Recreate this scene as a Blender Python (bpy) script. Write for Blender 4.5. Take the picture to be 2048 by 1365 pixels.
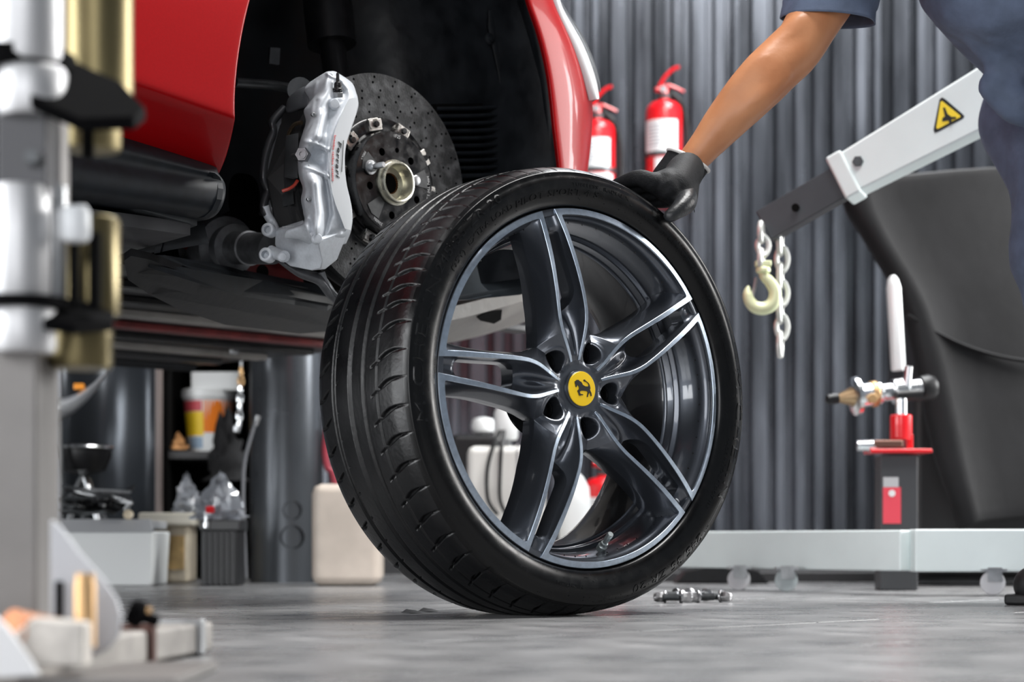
import bpy, bmesh, math, random
import numpy as np
from mathutils import Vector, Matrix
random.seed(7)
R = math.radians
SC = bpy.context.scene
COL = SC.collection
for o in list(bpy.data.objects): bpy.data.objects.remove(o)

# ------------------------------------------------------------------ camera
F, CX, HZ, HC = 3982.0, 1024.0, 1086.0, 0.1125
cam_d = bpy.data.cameras.new('camera'); cam = bpy.data.objects.new('camera', cam_d); COL.objects.link(cam)
cam.location = (0, 0, HC); cam.rotation_euler = (R(90), 0, 0)
cam_d.sensor_width = 36; cam_d.lens = 36 * F / 2048; cam_d.shift_y = (HZ - 682.5) / 2048
cam_d.clip_start = .05; cam_d.clip_end = 60
cam_d.dof.use_dof = True; cam_d.dof.focus_distance = 3.13; cam_d.dof.aperture_fstop = 4.0; cam_d.dof.aperture_blades = 9
SC.camera = cam
# ------------------------------------------------------------------ world, lamps, exposure
wd = bpy.data.worlds.new('world'); SC.world = wd; wd.use_nodes = True
bg = wd.node_tree.nodes['Background']; bg.inputs[0].default_value = (.82, .90, 1, 1); bg.inputs[1].default_value = 0.16
def area(name, loc, target, sx, sy, power, color=(1, 1, 1)):
    l = bpy.data.lights.new(name, 'AREA'); l.shape = 'RECTANGLE'; l.size = sx; l.size_y = sy; l.energy = power; l.color = color
    o = bpy.data.objects.new(name, l); COL.objects.link(o); o.location = loc
    o.rotation_euler = (Vector(target) - Vector(loc)).to_track_quat('-Z', 'Y').to_euler(); return o
area('right_fill_light', (4.0, 4.7, 1.5), (1.0, 2.8, 0), 1.8, 2.0, 120, (1, .98, .95))  # added area light brightening the floor at right; the doorway is made up
area('left_fill_light', (-3.8, 1.7, 1.3), (-.2, 3.6, .5), 3.2, 2.3, 180, (.96, .98, 1))  # added area light for tread, box and car underside; left wall has no gate
area('front_fill_light', (-1.3, -2.8, 1.25), (0, 3.4, .75), 3.0, 2.3, 75, (.97, .98, 1))  # added light for the chrome sleeves and white box; no gate is built
area('ceiling_lamp_row', (1.2, 3.2, 4.0), (.9, 3.4, 0), 2.6, 1.0, 150, (1, .99, .97))
area('wall_fill_light', (3.9, 5.3, 1.5), (.9, 6.9, .6), 1.4, 1.2, 110, (.95, .98, 1))  # added light grazing the back wall; no window behind it
area('rear_fill_light', (1.6, 5.8, 3.9), (1.3, 5.4, 0), 2.0, .7, 120, (.97, .99, 1))  # added overhead back light; the ceiling above is closed
SC.view_settings.view_transform = 'Standard'; SC.view_settings.look = 'None'
SC.view_settings.gamma = 1; SC.view_settings.use_curve_mapping = False
SC.view_settings.exposure = 0.60

# ------------------------------------------------------------------ helpers
def W(px, py, Y): return Vector(((px - CX) / F * Y, Y, HC + (HZ - py) / F * Y))
def FL(px, py):                                   # point of the floor under a pixel
    Y = HC * F / (py - HZ); return Vector(((px - CX) / F * Y, Y, 0))
ORG = {}
MATS = {}
def mat(name, col=(.5, .5, .5), rough=.5, metal=0., coat=0., noise=0., nscale=20., bump=0., bscale=60., spec=.5, col2=None, emit=None, trans=0., alpha=1., rnoise=0., stretch=(1, 1, 1), aniso=0., thr=(.35, .65)):
    if name in MATS: return MATS[name]
    m = bpy.data.materials.new(name); m.use_nodes = True; MATS[name] = m
    nt = m.node_tree; b = nt.nodes['Principled BSDF']
    b.inputs['Base Color'].default_value = (*col, 1); b.inputs['Roughness'].default_value = rough
    b.inputs['Metallic'].default_value = metal; b.inputs['Specular IOR Level'].default_value = spec
    b.inputs['Coat Weight'].default_value = coat; b.inputs['Coat Roughness'].default_value = .05
    b.inputs['Transmission Weight'].default_value = trans; b.inputs['Alpha'].default_value = alpha
    b.inputs['Anisotropic'].default_value = aniso
    if emit: b.inputs['Emission Color'].default_value = (*emit[0], 1); b.inputs['Emission Strength'].default_value = emit[1]
    tc = nt.nodes.new('ShaderNodeTexCoord'); mp = nt.nodes.new('ShaderNodeMapping'); mp.inputs['Scale'].default_value = stretch
    nt.links.new(tc.outputs['Object'], mp.inputs[0])
    if noise or col2 or rnoise:
        n = nt.nodes.new('ShaderNodeTexNoise'); n.inputs['Scale'].default_value = nscale; n.inputs['Detail'].default_value = 6
        nt.links.new(mp.outputs[0], n.inputs['Vector'])
        r = nt.nodes.new('ShaderNodeMapRange'); r.inputs[1].default_value = thr[0]; r.inputs[2].default_value = thr[1]
        nt.links.new(n.outputs[0], r.inputs[0])
        mx = nt.nodes.new('ShaderNodeMix'); mx.data_type = 'RGBA'; nt.links.new(r.outputs[0], mx.inputs[0])
        c2 = col2 or tuple(min(1, c * (1 + noise)) for c in col)
        c1 = col if col2 else tuple(c * (1 - noise) for c in col)
        mx.inputs[6].default_value = (*c1, 1); mx.inputs[7].default_value = (*c2, 1)
        nt.links.new(mx.outputs[2], b.inputs['Base Color'])
        if rnoise:
            r2 = nt.nodes.new('ShaderNodeMapRange'); nt.links.new(n.outputs[0], r2.inputs[0]); r2.inputs[1].default_value = .3; r2.inputs[2].default_value = .7
            r2.inputs[3].default_value = max(0, rough - rnoise); r2.inputs[4].default_value = min(1, rough + rnoise)
            nt.links.new(r2.outputs[0], b.inputs['Roughness'])
    if bump:
        n2 = nt.nodes.new('ShaderNodeTexNoise'); n2.inputs['Scale'].default_value = bscale; n2.inputs['Detail'].default_value = 5
        nt.links.new(mp.outputs[0], n2.inputs['Vector'])
        bp = nt.nodes.new('ShaderNodeBump'); bp.inputs['Strength'].default_value = bump; bp.inputs['Distance'].default_value = .004
        nt.links.new(n2.outputs[0], bp.inputs['Height']); nt.links.new(bp.outputs[0], b.inputs['Normal'])
    return m
def link(o, parent=None):
    COL.objects.link(o)
    if parent is not None: o.parent = parent
    return o
def thing(name, label, cat, loc=(0, 0, 0), group=None, rot=None):
    o = bpy.data.objects.new(name, None); link(o); o.location = loc; o.empty_display_size = .05
    o['label'] = label; o['category'] = cat
    if group: o['group'] = group
    if rot: o.rotation_euler = rot
    ORG[o.name] = Vector((0, 0, 0)) if rot else Vector(loc)
    return o
def tag(o, label, cat, group=None):
    o['label'] = label; o['category'] = cat
    if group: o['group'] = group
    return o
def mk(name, vf, m, parent=None, smooth=False, bevel=0, sub=0, label=None, kind=None, ang=40, solid=0, origin=None):
    """one mesh object; vertices given in world space (or in the local space of a rotated thing)"""
    vs, fs = vf
    org = ORG.get(parent.name, Vector()) if parent is not None else Vector(origin) if origin is not None else Vector()
    me = bpy.data.meshes.new(name)
    me.from_pydata([tuple(Vector(v) - org) for v in vs], [], [tuple(f) for f in fs]); me.validate()
    o = bpy.data.objects.new(name, me); link(o, parent)
    if parent is None: o.location = org
    ORG[o.name] = org.copy()
    for mm in (m if isinstance(m, (list, tuple)) else [m]): me.materials.append(mm)
    bm = bmesh.new(); bm.from_mesh(me); bmesh.ops.recalc_face_normals(bm, faces=bm.faces); bm.to_mesh(me); bm.free()
    if smooth: 
        for p in me.polygons: p.use_smooth = True
        if ang < 180: me.set_sharp_from_angle(angle=R(ang))
    if solid: s = o.modifiers.new('solid', 'SOLIDIFY'); s.thickness = solid; s.offset = -1
    if bevel:
        b = o.modifiers.new('bevel', 'BEVEL'); b.width = bevel; b.segments = 2; b.limit_method = 'ANGLE'; b.angle_limit = R(50)
        b.harden_normals = True
        for p in me.polygons: p.use_smooth = True
        me.set_sharp_from_angle(angle=R(35))
    if sub:
        s = o.modifiers.new('sub', 'SUBSURF'); s.levels = sub; s.render_levels = sub
    if label: o['label'] = label
    if kind: o['kind'] = kind
    return o
def join(*vfs):
    V, Fc = [], []
    for v, f in vfs:
        k = len(V); V += [Vector(x) for x in v]; Fc += [tuple(i + k for i in q) for q in f]
    return V, Fc
def xf(vf, M): return [M @ Vector(v) for v in vf[0]], vf[1]
def box(c, s, rz=0, rx=0, ry=0):
    M = Matrix.Translation(c) @ Matrix.Rotation(rz, 4, 'Z') @ Matrix.Rotation(ry, 4, 'Y') @ Matrix.Rotation(rx, 4, 'X')
    v = [M @ Vector((x * s[0] / 2, y * s[1] / 2, z * s[2] / 2)) for x in (-1, 1) for y in (-1, 1) for z in (-1, 1)]
    return v, [(0, 1, 3, 2), (4, 6, 7, 5), (0, 4, 5, 1), (2, 3, 7, 6), (0, 2, 6, 4), (1, 5, 7, 3)]
def frame_of(d):
    d = Vector(d).normalized(); up = Vector((0, 0, 1)) if abs(d.z) < .9 else Vector((1, 0, 0))
    a = d.cross(up).normalized(); b = a.cross(d).normalized(); return a, b, d
def lathe(prof, p=(0, 0, 0), axis=(0, 0, 1), n=32, cap=True):
    """prof: (r, h) along axis from p"""
    a, b, d = frame_of(axis); p = Vector(p); V = []; Fc = []
    for r, h in prof:
        for k in range(n):
            t = 2 * math.pi * k / n; V.append(p + d * h + a * (r * math.cos(t)) + b * (r * math.sin(t)))
    for i in range(len(prof) - 1):
        for k in range(n):
            k2 = (k + 1) % n; Fc.append((i * n + k, i * n + k2, (i + 1) * n + k2, (i + 1) * n + k))
    if cap: Fc.append(tuple(range(n))[::-1]); Fc.append(tuple((len(prof) - 1) * n + k for k in range(n)))
    return V, Fc
def cyl(p0, p1, r0, r1=None, n=20):
    p0 = Vector(p0); p1 = Vector(p1); L = (p1 - p0).length
    return lathe([(r0, 0), (r1 if r1 is not None else r0, L)], p0, p1 - p0, n)
def spline(pts, n=8):
    P = [Vector(p) for p in pts]; out = []
    for i in range(len(P) - 1):
        p0 = P[max(i - 1, 0)]; p1 = P[i]; p2 = P[i + 1]; p3 = P[min(i + 2, len(P) - 1)]
        for k in range(n):
            t = k / n
            out.append(.5 * ((2 * p1) + (p2 - p0) * t + (2 * p0 - 5 * p1 + 4 * p2 - p3) * t * t + (3 * p1 - p0 - 3 * p2 + p3) * t ** 3))
    out.append(P[-1]); return out
def tube(path, r, n=10, rad=None, flat=1., cap=True, closed=False):
    P = [Vector(p) for p in path]; V = []; Fc = []; N = len(P); ref = None
    for i, p in enumerate(P):
        if closed: d = (P[(i + 1) % N] - P[i - 1]).normalized()
        else: d = (P[min(i + 1, N - 1)] - P[max(i - 1, 0)]).normalized()
        if ref is None: a, b, _ = frame_of(d)
        else:
            a = (ref - d * ref.dot(d)).normalized(); b = a.cross(d)
        ref = a; rr = rad[i] if rad else r
        for k in range(n):
            t = 2 * math.pi * k / n; V.append(p + a * (rr * math.cos(t)) + b * (rr * flat * math.sin(t)))
    for i in range(N if closed else N - 1):
        j = (i + 1) % N
        for k in range(n):
            k2 = (k + 1) % n; Fc.append((i * n + k, i * n + k2, j * n + k2, j * n + k))
    if cap and not closed: Fc.append(tuple(range(n))[::-1]); Fc.append(tuple((N - 1) * n + k for k in range(n)))
    return V, Fc
def prism(poly, o, ax, ay, th):
    """closed 2D polygon in the frame (ax, ay) at o, extruded by th along ax x ay"""
    o = Vector(o); ax = Vector(ax).normalized(); ay = Vector(ay).normalized(); nz = ax.cross(ay) * th; n = len(poly)
    V = [o + ax * x + ay * y for x, y in poly] + [o + ax * x + ay * y + nz for x, y in poly]
    Fc = [tuple(range(n))[::-1], tuple(range(n, 2 * n))] + [(i, (i + 1) % n, n + (i + 1) % n, n + i) for i in range(n)]
    return V, Fc
def slab(pts, nrm, th):
    """closed 3D outline given thickness th along nrm"""
    n = len(pts); P = [Vector(p) for p in pts]; d = Vector(nrm).normalized() * th
    return P + [p + d for p in P], [tuple(range(n))[::-1], tuple(range(n, 2 * n))] + [(i, (i + 1) % n, n + (i + 1) % n, n + i) for i in range(n)]
def grid(rows):
    V = []; Fc = []; m = len(rows[0])
    for r in rows: V += [Vector(p) for p in r]
    for i in range(len(rows) - 1):
        for j in range(m - 1): Fc.append((i * m + j, i * m + j + 1, (i + 1) * m + j + 1, (i + 1) * m + j))
    return V, Fc
def hexhead(p, axis, r, h): return lathe([(r * .92, 0), (r, h * .12), (r, h * .85), (r * .9, h)], p, axis, 6)
def textvf(s, size=1., extrude=0., shear=0., space=1., bold=0.):
    cu = bpy.data.curves.new('t', 'FONT'); cu.body = s; cu.size = size; cu.extrude = extrude; cu.align_x = 'CENTER'; cu.align_y = 'CENTER'
    cu.shear = shear; cu.space_character = space; cu.resolution_u = 3; cu.offset = bold
    ob = bpy.data.objects.new('t', cu); COL.objects.link(ob); dg = bpy.context.evaluated_depsgraph_get()
    me = bpy.data.meshes.new_from_object(ob.evaluated_get(dg))
    vf = ([v.co.copy() for v in me.vertices], [tuple(p.vertices) for p in me.polygons])
    bpy.data.objects.remove(ob); bpy.data.curves.remove(cu); bpy.data.meshes.remove(me); return vf
def circ(r, n=48, c=(0, 0), sgn=1): return [(c[0] + r * math.cos(sgn * 2 * math.pi * k / n), c[1] + r * math.sin(sgn * 2 * math.pi * k / n)) for k in range(n)]
def plate(outs, M, th):
    """flat plate with real holes: list of closed 2D outlines (first is outer) placed by matrix M, thickness th about z=0"""
    cu = bpy.data.curves.new('p', 'CURVE'); cu.dimensions = '2D'; cu.fill_mode = 'BOTH'; cu.extrude = th / 2
    for pl in outs:
        s = cu.splines.new('POLY'); s.points.add(len(pl) - 1)
        for q, (x, y) in zip(s.points, pl): q.co = (x, y, 0, 1)
        s.use_cyclic_u = True
    ob = bpy.data.objects.new('p', cu); COL.objects.link(ob); dg = bpy.context.evaluated_depsgraph_get()
    me = bpy.data.meshes.new_from_object(ob.evaluated_get(dg))
    vf = ([M @ v.co for v in me.vertices], [tuple(p.vertices) for p in me.polygons])
    bpy.data.objects.remove(ob); bpy.data.curves.remove(cu); bpy.data.meshes.remove(me); return vf
def dup(root, loc=None, rotz=0, label=None, name=None):
    r = root.copy(); COL.objects.link(r)
    if loc is not None: r.location = loc
    r.rotation_euler.z += rotz
    if label: r['label'] = label
    for ch in list(root.children):
        c = ch.copy(); COL.objects.link(c); c.parent = r
        for g in ch.children:
            d = g.copy(); COL.objects.link(d); d.parent = c
    return r
def sst(a, b, x): t = np.clip((x - a) / (b - a), 0, 1); return t * t * (3 - 2 * t)

# ------------------------------------------------------------------ materials
M_chrome = mat('bright_steel', (.72, .74, .76), .22, 1, rnoise=.08, nscale=12)
M_steel = mat('dull_steel', (.45, .46, .47), .4, 1, noise=.2, nscale=30)
M_darksteel = mat('dark_steel', (.08, .085, .09), .45, .6, noise=.25, nscale=25)
M_black = mat('black_plastic', (.006, .006, .007), .42, 0, spec=.35, noise=.3, nscale=40, bump=.1)
M_blackmat = mat('black_matte', (.003, .003, .003), .9, 0, spec=.1, noise=.2)
M_rubber = mat('tyre_rubber', (.0024, .0027, .0034), .34, spec=.52, noise=.22, nscale=14, bump=.12, bscale=160, rnoise=.10)
M_side = mat('tyre_sidewall', (.0014, .0015, .0018), .24, spec=.38, rnoise=.05, nscale=60)
M_rubtxt = mat('tyre_lettering', (.0030, .0032, .0036), .20, 0, noise=.1)
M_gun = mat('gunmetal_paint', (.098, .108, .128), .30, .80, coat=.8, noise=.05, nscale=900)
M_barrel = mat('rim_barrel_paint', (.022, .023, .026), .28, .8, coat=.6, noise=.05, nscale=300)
M_mach = mat('machined_aluminium', (.48, .56, .66), .32, 1, noise=.10, nscale=120, aniso=.5)
M_red = mat('car_red_paint', (.30, .0006, .0025), .38, .0, spec=.12, coat=.16, noise=.05, nscale=300)
M_white = mat('white_paint', (.80, .82, .82), .4)
M_yellow = mat('emblem_yellow', (.93, .60, .0), .35, coat=.4)
M_ink = mat('black_ink', (.004, .004, .004), .5)
M_wink = mat('white_ink', (.75, .75, .75), .5)
M_redplastic = mat('red_enamel', (.72, .006, .012), .3, coat=.5)
# ================================================================== SETTING
def struct(o): o['kind'] = 'structure'; return o
M_floor = mat('floor_tile', (.165, .166, .170), .30, 0, col2=(.26, .258, .26), nscale=9, rnoise=.10, bump=.10, bscale=40, thr=(.3, .72))
M_joint = mat('floor_joint', (.04, .035, .033), .7, 0, noise=.2)
fl = struct(mk('floor', box((0, 3.4, -.03), (9, 11.0, .05)), M_joint))
# tiles lie diagonally; one joint line passes through the point under pixel (1280, 1263)
TS = .39; ta = R(46.5); A0 = FL(1280, 1263); du = Vector((math.cos(ta), math.sin(ta), 0)); dv = Vector((-math.sin(ta), math.cos(ta), 0))
cells = []
for i in range(-22, 23):
    for j in range(-22, 23):
        c = A0 + du * ((i + .37 * (j % 2)) * TS + .2) + dv * ((j + .5) * TS)
        if -4.2 < c.x < 4.2 and -1.6 < c.y < 8.4: cells.append(c)
def inview(c):
    if c.y < .9 or c.y > 7.1: return 99
    return abs(c.x) / c.y * F / 1024 + (0 if c.y < 5 else 1)
cells.sort(key=lambda c: (inview(c) > 1.15, c.y if c.y > 0 else 50))
g = TS / 2 - .0024
tile_me = None
for c in cells[:290]:
    if tile_me is None:
        t_ = mk('tile', box((0, 0, -.003), (2 * g, 2 * g, .006)), M_floor, fl, bevel=.001); tile_me = t_
        o = t_
    else:
        o = t_.copy(); COL.objects.link(o)
    o.location = (c.x, c.y, random.uniform(-.0006, .0000)); o.rotation_euler = (random.uniform(-.0006, .0006), random.uniform(-.0006, .0006), ta)
rest = join(*[box((c.x, c.y, -.0035), (2 * g, 2 * g, .006), ta) for c in cells[290:]])
mk('tile_field', rest, M_floor, fl, kind='stuff')
# corrugated metal wall at the back, in separate sheets
WY = 7.0
M_wall = mat('galvanised_grey_sheet', (.10, .108, .125), .26, .7, noise=.45, nscale=2.2, stretch=(3, 3, .5), rnoise=.10, bump=.05, bscale=9)
wb = struct(mk('wall_back', box((0, WY + .12, 2.1), (9, .1, 4.2)), M_blackmat))
pat = [(.030, .020), (.026, .026), (.052, .016), (.020, .030), (.030, .018), (.044, .022)]
x = -4.4; k = 0; sheet = []; 
def flush(sheet):
    rows = [[(a, b, .02) for a, b in sheet], [(a, b, 4.15) for a, b in sheet]]
    mk('corrugated_sheet', grid(rows), M_wall, wb)
while x < 4.4:
    a, b = pat[(k * 5 + k // 7) % 6]
    if not sheet: sheet = [(x, WY + .03)]
    sheet += [(x + .008, WY), (x + .008 + a, WY), (x + .016 + a, WY + .034), (x + .016 + a + b, WY + .034)]
    x += .016 + a + b; k += 1
    if k % 12 == 0: flush(sheet); sheet = [(x, WY + .034)] 
flush(sheet)
struct(mk('wall_left', box((-4.45, 3.0, 2.1), (.1, 10, 4.2)), mat('dark_wall_paint', (.10, .10, .105), .6, noise=.1)))
struct(mk('wall_right', join(box((4.45, 5.9, 2.1), (.1, 2.4, 4.2)), box((4.45, 2, .35), (.1, 5.4, .7)), box((4.45, 2, 4.0), (.1, 5.4, .4))), MATS['dark_wall_paint']))
struct(mk('ceiling', box((0, 3.4, 4.25), (9, 9, .1)), mat('ceiling_sheet', (.10, .10, .11), .6)))
struct(mk('baseboard_back', box((0, WY - .02, .035), (8.8, .03, .07)), mat('skirting_and_shade_dark', (.03, .03, .032), .5)))
for k_, lx in enumerate((-1.6, 1.6)):
    ct = thing('ceiling_lamp', ('left' if lx < 0 else 'right') + ' long white tube lamp hanging below the workshop ceiling', 'lamp', (lx, 2.6, 4.1))
    mk('housing', box((lx, 2.6, 4.12), (.2, 2.4, .06)), M_white, ct, bevel=.01)
    mk('tube', cyl((lx, 1.45, 4.07), (lx, 3.75, 4.07), .02), mat('lamp_tube', (1, 1, 1), .5, emit=((1, 1, 1), 10)), ct)
struct(mk('shade_strip_1', box((2.4, 5.75, .014), (4.0, .10, .028)), MATS['skirting_and_shade_dark'], bevel=.003))  # added dark strip standing in for the shaded floor behind the crane leg
# ================================================================== THE LOOSE WHEEL
M_bolt_seat = mat('bolt_seat_dark', (.015, .016, .018), .35, .6)
YAW, TILT, PH0 = .658796, .035987, R(103.477)
WC = Vector((.1116595, 3.052683, .3493))
wheel = thing('loose_wheel', 'dark grey alloy wheel with black tyre and yellow centre cap, standing on the floor', 'wheel', WC, rot=(-TILT, 0, YAW))
wheel.rotation_mode = 'XYZ'
WM = Matrix.Translation(WC) @ Matrix.Rotation(YAW, 4, 'Z') @ Matrix.Rotation(-TILT, 4, 'X')
WMi = WM.inverted()
def WL(px, py, d=0):      # wheel-local point under a pixel, d outwards from the lip plane
    o = WMi @ Vector((0, 0, HC)); q = WMi @ W(px, py, 1.0); dr = q - o; t = (-d - o.y) / dr.y; return o + dr * t
RLIP, RIN = .2765, .2668
def Dp(r):
    t = np.clip((r - .0446) / (RLIP - .0446), 0, 1); return -.0092 * (1 - t) + .070 * t * (1 - t)
rt = np.array([30, 45, 60, 76, 90, 105, 120, 140, 160, 190, 215, 235, 277]) / 1000
wt = np.array([6, 6.3, 10, 15, 19.3, 22.6, 24, 23.4, 22, 19.5, 17.5, 16, 12.0]) / 1000
def smooth_interp(x, X, Y):
    # Catmull-Rom through the table
    x = np.atleast_1d(x); i = np.clip(np.searchsorted(X, x) - 1, 0, len(X) - 2); m = np.gradient(Y, X)
    h = X[i + 1] - X[i]; t = (x - X[i]) / h
    return (2*t**3-3*t**2+1)*Y[i] + (t**3-2*t**2+t)*h*m[i] + (-2*t**3+3*t**2)*Y[i+1] + (t**3-t**2)*h*m[i+1]
def wv(r): return smooth_interp(r, rt, wt)
def tb(r): return np.interp(r, [.045, .06, .15, .277], [.0040, .0052, .0064, .0092])
def bis(r): return r * math.sin(R(36))
fr = np.array([95, 100, 106, 114, 125, 150, 190, 225, 250, 272]) / 1000
fv = np.array([29, 25, 20, 16, 13.0, 11.0, 10.5, 13, 17, 24]) / 1000
def vo(r):
    v = wv(r) + tb(r) + smooth_interp(np.maximum(r, .095), fr, fv)
    return np.where(r <= .0955, bis(r), np.minimum(bis(r), v))
def fdep(r): return np.interp(r, [.03, .05, .065, .085, .0955, .115, .15, .22, .25, .272], [.008, .012, .017, .022, .029, .037, .040, .038, .034, .024])
def vdep(r): return np.interp(r, [.045, .06, .08, .10, .12, .2, .24, .25, .275], [.002, .008, .016, .025, .032, .030, .018, .010, .008])
S0, S1 = .122, .246
def slot(r):
    w = np.maximum(wv(r) - .0032, .001); s = np.clip((r - S0) / .034, 0, 1); e = np.clip((S1 - r) / .006, 0, 1)
    return w * np.sqrt(1 - (1 - s) ** 2) * np.sqrt(1 - (1 - e) ** 2)
rows = np.concatenate([np.arange(.024, .104, .0009), np.arange(.104, .1162, .0015), S0 + .034 * (np.linspace(0, 1, 16) ** 2), np.arange(.152, .240, .003), [.1195, S1 - .006, S1 - .004, S1 - .002, S1 - .0008, S1, .249, .252, .256, .260, .264, .268]])
rows = np.unique(np.round(rows, 5))
def hub_h(r, v):
    w = wv(r); t = tb(r); D = Dp(r); a = abs(v)
    q = np.clip((a - w - t) / np.maximum(vo(r) - w - t, 1e-4), 0, 1)
    if a < w:
        x_ = a / w; h = D - .0008 - vdep(r) * (1 - x_ ** 2.2) ** .7
        h += .50 * vdep(r) * math.exp(-(a / .0055) ** 2) * (1 - sst(.085, .125, r))
    elif a < w + t: h = D - .0008
    else: h = D - .0008 - fdep(r) * (.25 * q + .75 * q ** 1.25) - .0012 * min(1, q * 12)
    m = sst(.036, .054, r); h = -.0125 * (1 - m) + h * m
    # bolt pocket on the bisector
    if a > 0:
        px_, py_ = r * math.cos(math.asin(min(1, a / r)) - R(36)), r * math.sin(math.asin(min(1, a / r)) - R(36))
        dd = math.hypot(px_ - .0610, py_)
        h = h * 1 + .0025 * (math.exp(-((dd - .0195) / .004) ** 2)) * sst(.04, .05, r)
        h -= .044 * (1 - sst(.0146, .0166, dd))
    return float(h)
NV, NB, NF = 9, 2, 22
V = []; Fc = []
for sgn in (1, -1):
    base = len(V)
    for r in rows:
        w = float(wv(r)[0]); t = float(tb(r)); s = float(slot(r)[0]) if S0 < r < S1 else 0.; o_ = float(np.atleast_1d(vo(r))[0])
        vs = list(np.linspace(s, w, NV)) + list(np.linspace(w, w + t, NB + 1)[1:]) + list(w + t + (o_ - w - t) * np.linspace(0, 1, NF + 1)[1:])
        for v in vs:
            v = min(v, float(bis(r))); an = math.asin(min(1, v / r)) * sgn
            V.append(Vector((-r * math.sin(an), -hub_h(r, v), r * math.cos(an))))   # spoke axis along +z
    m = NV + NB + NF
    for i in range(len(rows) - 1):
        for j in range(m - 1):
            q = (base + i * m + j, base + i * m + j + 1, base + (i + 1) * m + j + 1, base + (i + 1) * m + j)
            Fc.append(q if sgn > 0 else q[::-1])
me = bpy.data.meshes.new('spoke'); me.from_pydata([tuple(v) for v in V], [], Fc)
bm = bmesh.new(); bm.from_mesh(me); bmesh.ops.remove_doubles(bm, verts=bm.verts, dist=.00012)
bmesh.ops.dissolve_degenerate(bm, dist=.00005, edges=bm.edges)
bmesh.ops.recalc_face_normals(bm, faces=bm.faces)
if sum(f.normal.y for f in bm.faces) > 0: bmesh.ops.reverse_faces(bm, faces=bm.faces)
bnd = [e for e in bm.edges if e.is_boundary and not all(abs(math.atan2(abs(v.co.x), v.co.z) - R(36)) < .004 for v in e.verts)]
ex = bmesh.ops.extrude_edge_only(bm, edges=bnd)
nv = [e for e in ex['geom'] if isinstance(e, bmesh.types.BMVert)]
for v in nv: v.co.y += .016
ed2 = [e for e in ex['geom'] if isinstance(e, bmesh.types.BMEdge)]
ex2 = bmesh.ops.extrude_edge_only(bm, edges=[e for e in ed2 if e.is_boundary and all(v in set(nv) for v in e.verts)])
for v in [e for e in ex2['geom'] if isinstance(e, bmesh.types.BMVert)]:
    v.co.y += .012; v.co.x *= .97
bm.to_mesh(me); bm.free()
for p in me.polygons: p.use_smooth = True
me.set_sharp_from_angle(angle=R(48)); me.materials.append(M_gun)
for k in range(5):
    o = bpy.data.objects.new('spoke', me); link(o, wheel); o.rotation_euler = (0, -(PH0 - R(90) + k * R(72)), 0)
# machined edge: hub -> along one spoke -> arc of the lip -> back along the next spoke
def band():
    rr = np.concatenate([np.linspace(.0446, .10, 22), np.linspace(.104, RLIP, 44)])
    def side(k, sgn, inner):
        out = []
        for r in rr:
            w = float(wv(r)[0]); t = float(tb(r))
            if inner: a = w; R_ = r
            else: a = w + t; R_ = min(r, RIN) if r > .26 else r
            if inner is False and r > .262: R_ = .262 + (RIN - .262) * (r - .262) / (RLIP - .262); a = float(wv(R_)[0]) + float(tb(R_))
            an = R(72) * k + sgn * math.asin(a / R_)
            out.append((R_, an))
        return out
    e1 = side(0, 1, True) ; e2 = side(0, 1, False)
    f1 = side(1, -1, True)[::-1]; f2 = side(1, -1, False)[::-1]
    n = 60
    a0, a1 = e1[-1][1], f1[0][1]; b0, b1 = e2[-1][1], f2[0][1]
    m1 = [(RLIP, a0 + (a1 - a0) * i / n) for i in range(1, n)]; m2 = [(RIN, b0 + (b1 - b0) * i / n) for i in range(1, n)]
    # round the inside corner a little
    o_ = e1 + m1 + f1; i_ = e2 + m2 + f2
    P = [(r * math.cos(a), r * math.sin(a)) for r, a in i_]; c1, c2 = len(e2) - 1, len(e2) + n - 1
    for c in (c1, c2):
        Q = list(P)
        for s in range(3):
            for j in range(c - 4, c + 5): P[j] = ((Q[j-1][0] + 2*Q[j][0] + Q[j+1][0]) / 4, (Q[j-1][1] + 2*Q[j][1] + Q[j+1][1]) / 4)
            Q = list(P)
    O = [(r * math.cos(a), r * math.sin(a)) for r, a in o_]
    V = []; Fc = []
    for q, p in zip(O, P):
        hq = float(Dp(math.hypot(*q))) + .0007; hp = float(Dp(math.hypot(*p))) + .0007
        mid = ((q[0] - p[0]), (q[1] - p[1])); L = math.hypot(*mid) or 1; e = .00045
        ux, uy = mid[0] / L * e, mid[1] / L * e
        for (a, b), h in (((q[0], q[1]), hq - .003), ((q[0], q[1]), hq - e), ((q[0] - ux, q[1] - uy), hq), ((p[0] + ux, p[1] + uy), hp), ((p[0], p[1]), hp - e), ((p[0], p[1]), hp - .003)):
            V.append(Vector((-b, -h, a)))
    n_ = len(O)
    for i in range(n_ - 1):
        for j in range(5): Fc.append((i * 6 + j, i * 6 + j + 1, (i + 1) * 6 + j + 1, (i + 1) * 6 + j))
    Fc.append((0, 1, 2, 3, 4, 5)); Fc.append(tuple((n_ - 1) * 6 + j for j in range(6))[::-1])
    return V, Fc
bo = mk('machined_edge', band(), M_mach, wheel, smooth=True, ang=30, label='bright machined silver edge line')
bo.rotation_euler = (0, -(PH0 - R(90)), 0)
for k in range(1, 5):
    o = bo.copy(); COL.objects.link(o); o.rotation_euler = (0, -(PH0 - R(90) + k * R(72)), 0)
def ring(prof, n=240):     # (r, outward) profile revolved about the wheel axis
    return lathe([(r, d) for r, d in prof], (0, 0, 0), (0, -1, 0), n, cap=False)
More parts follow.
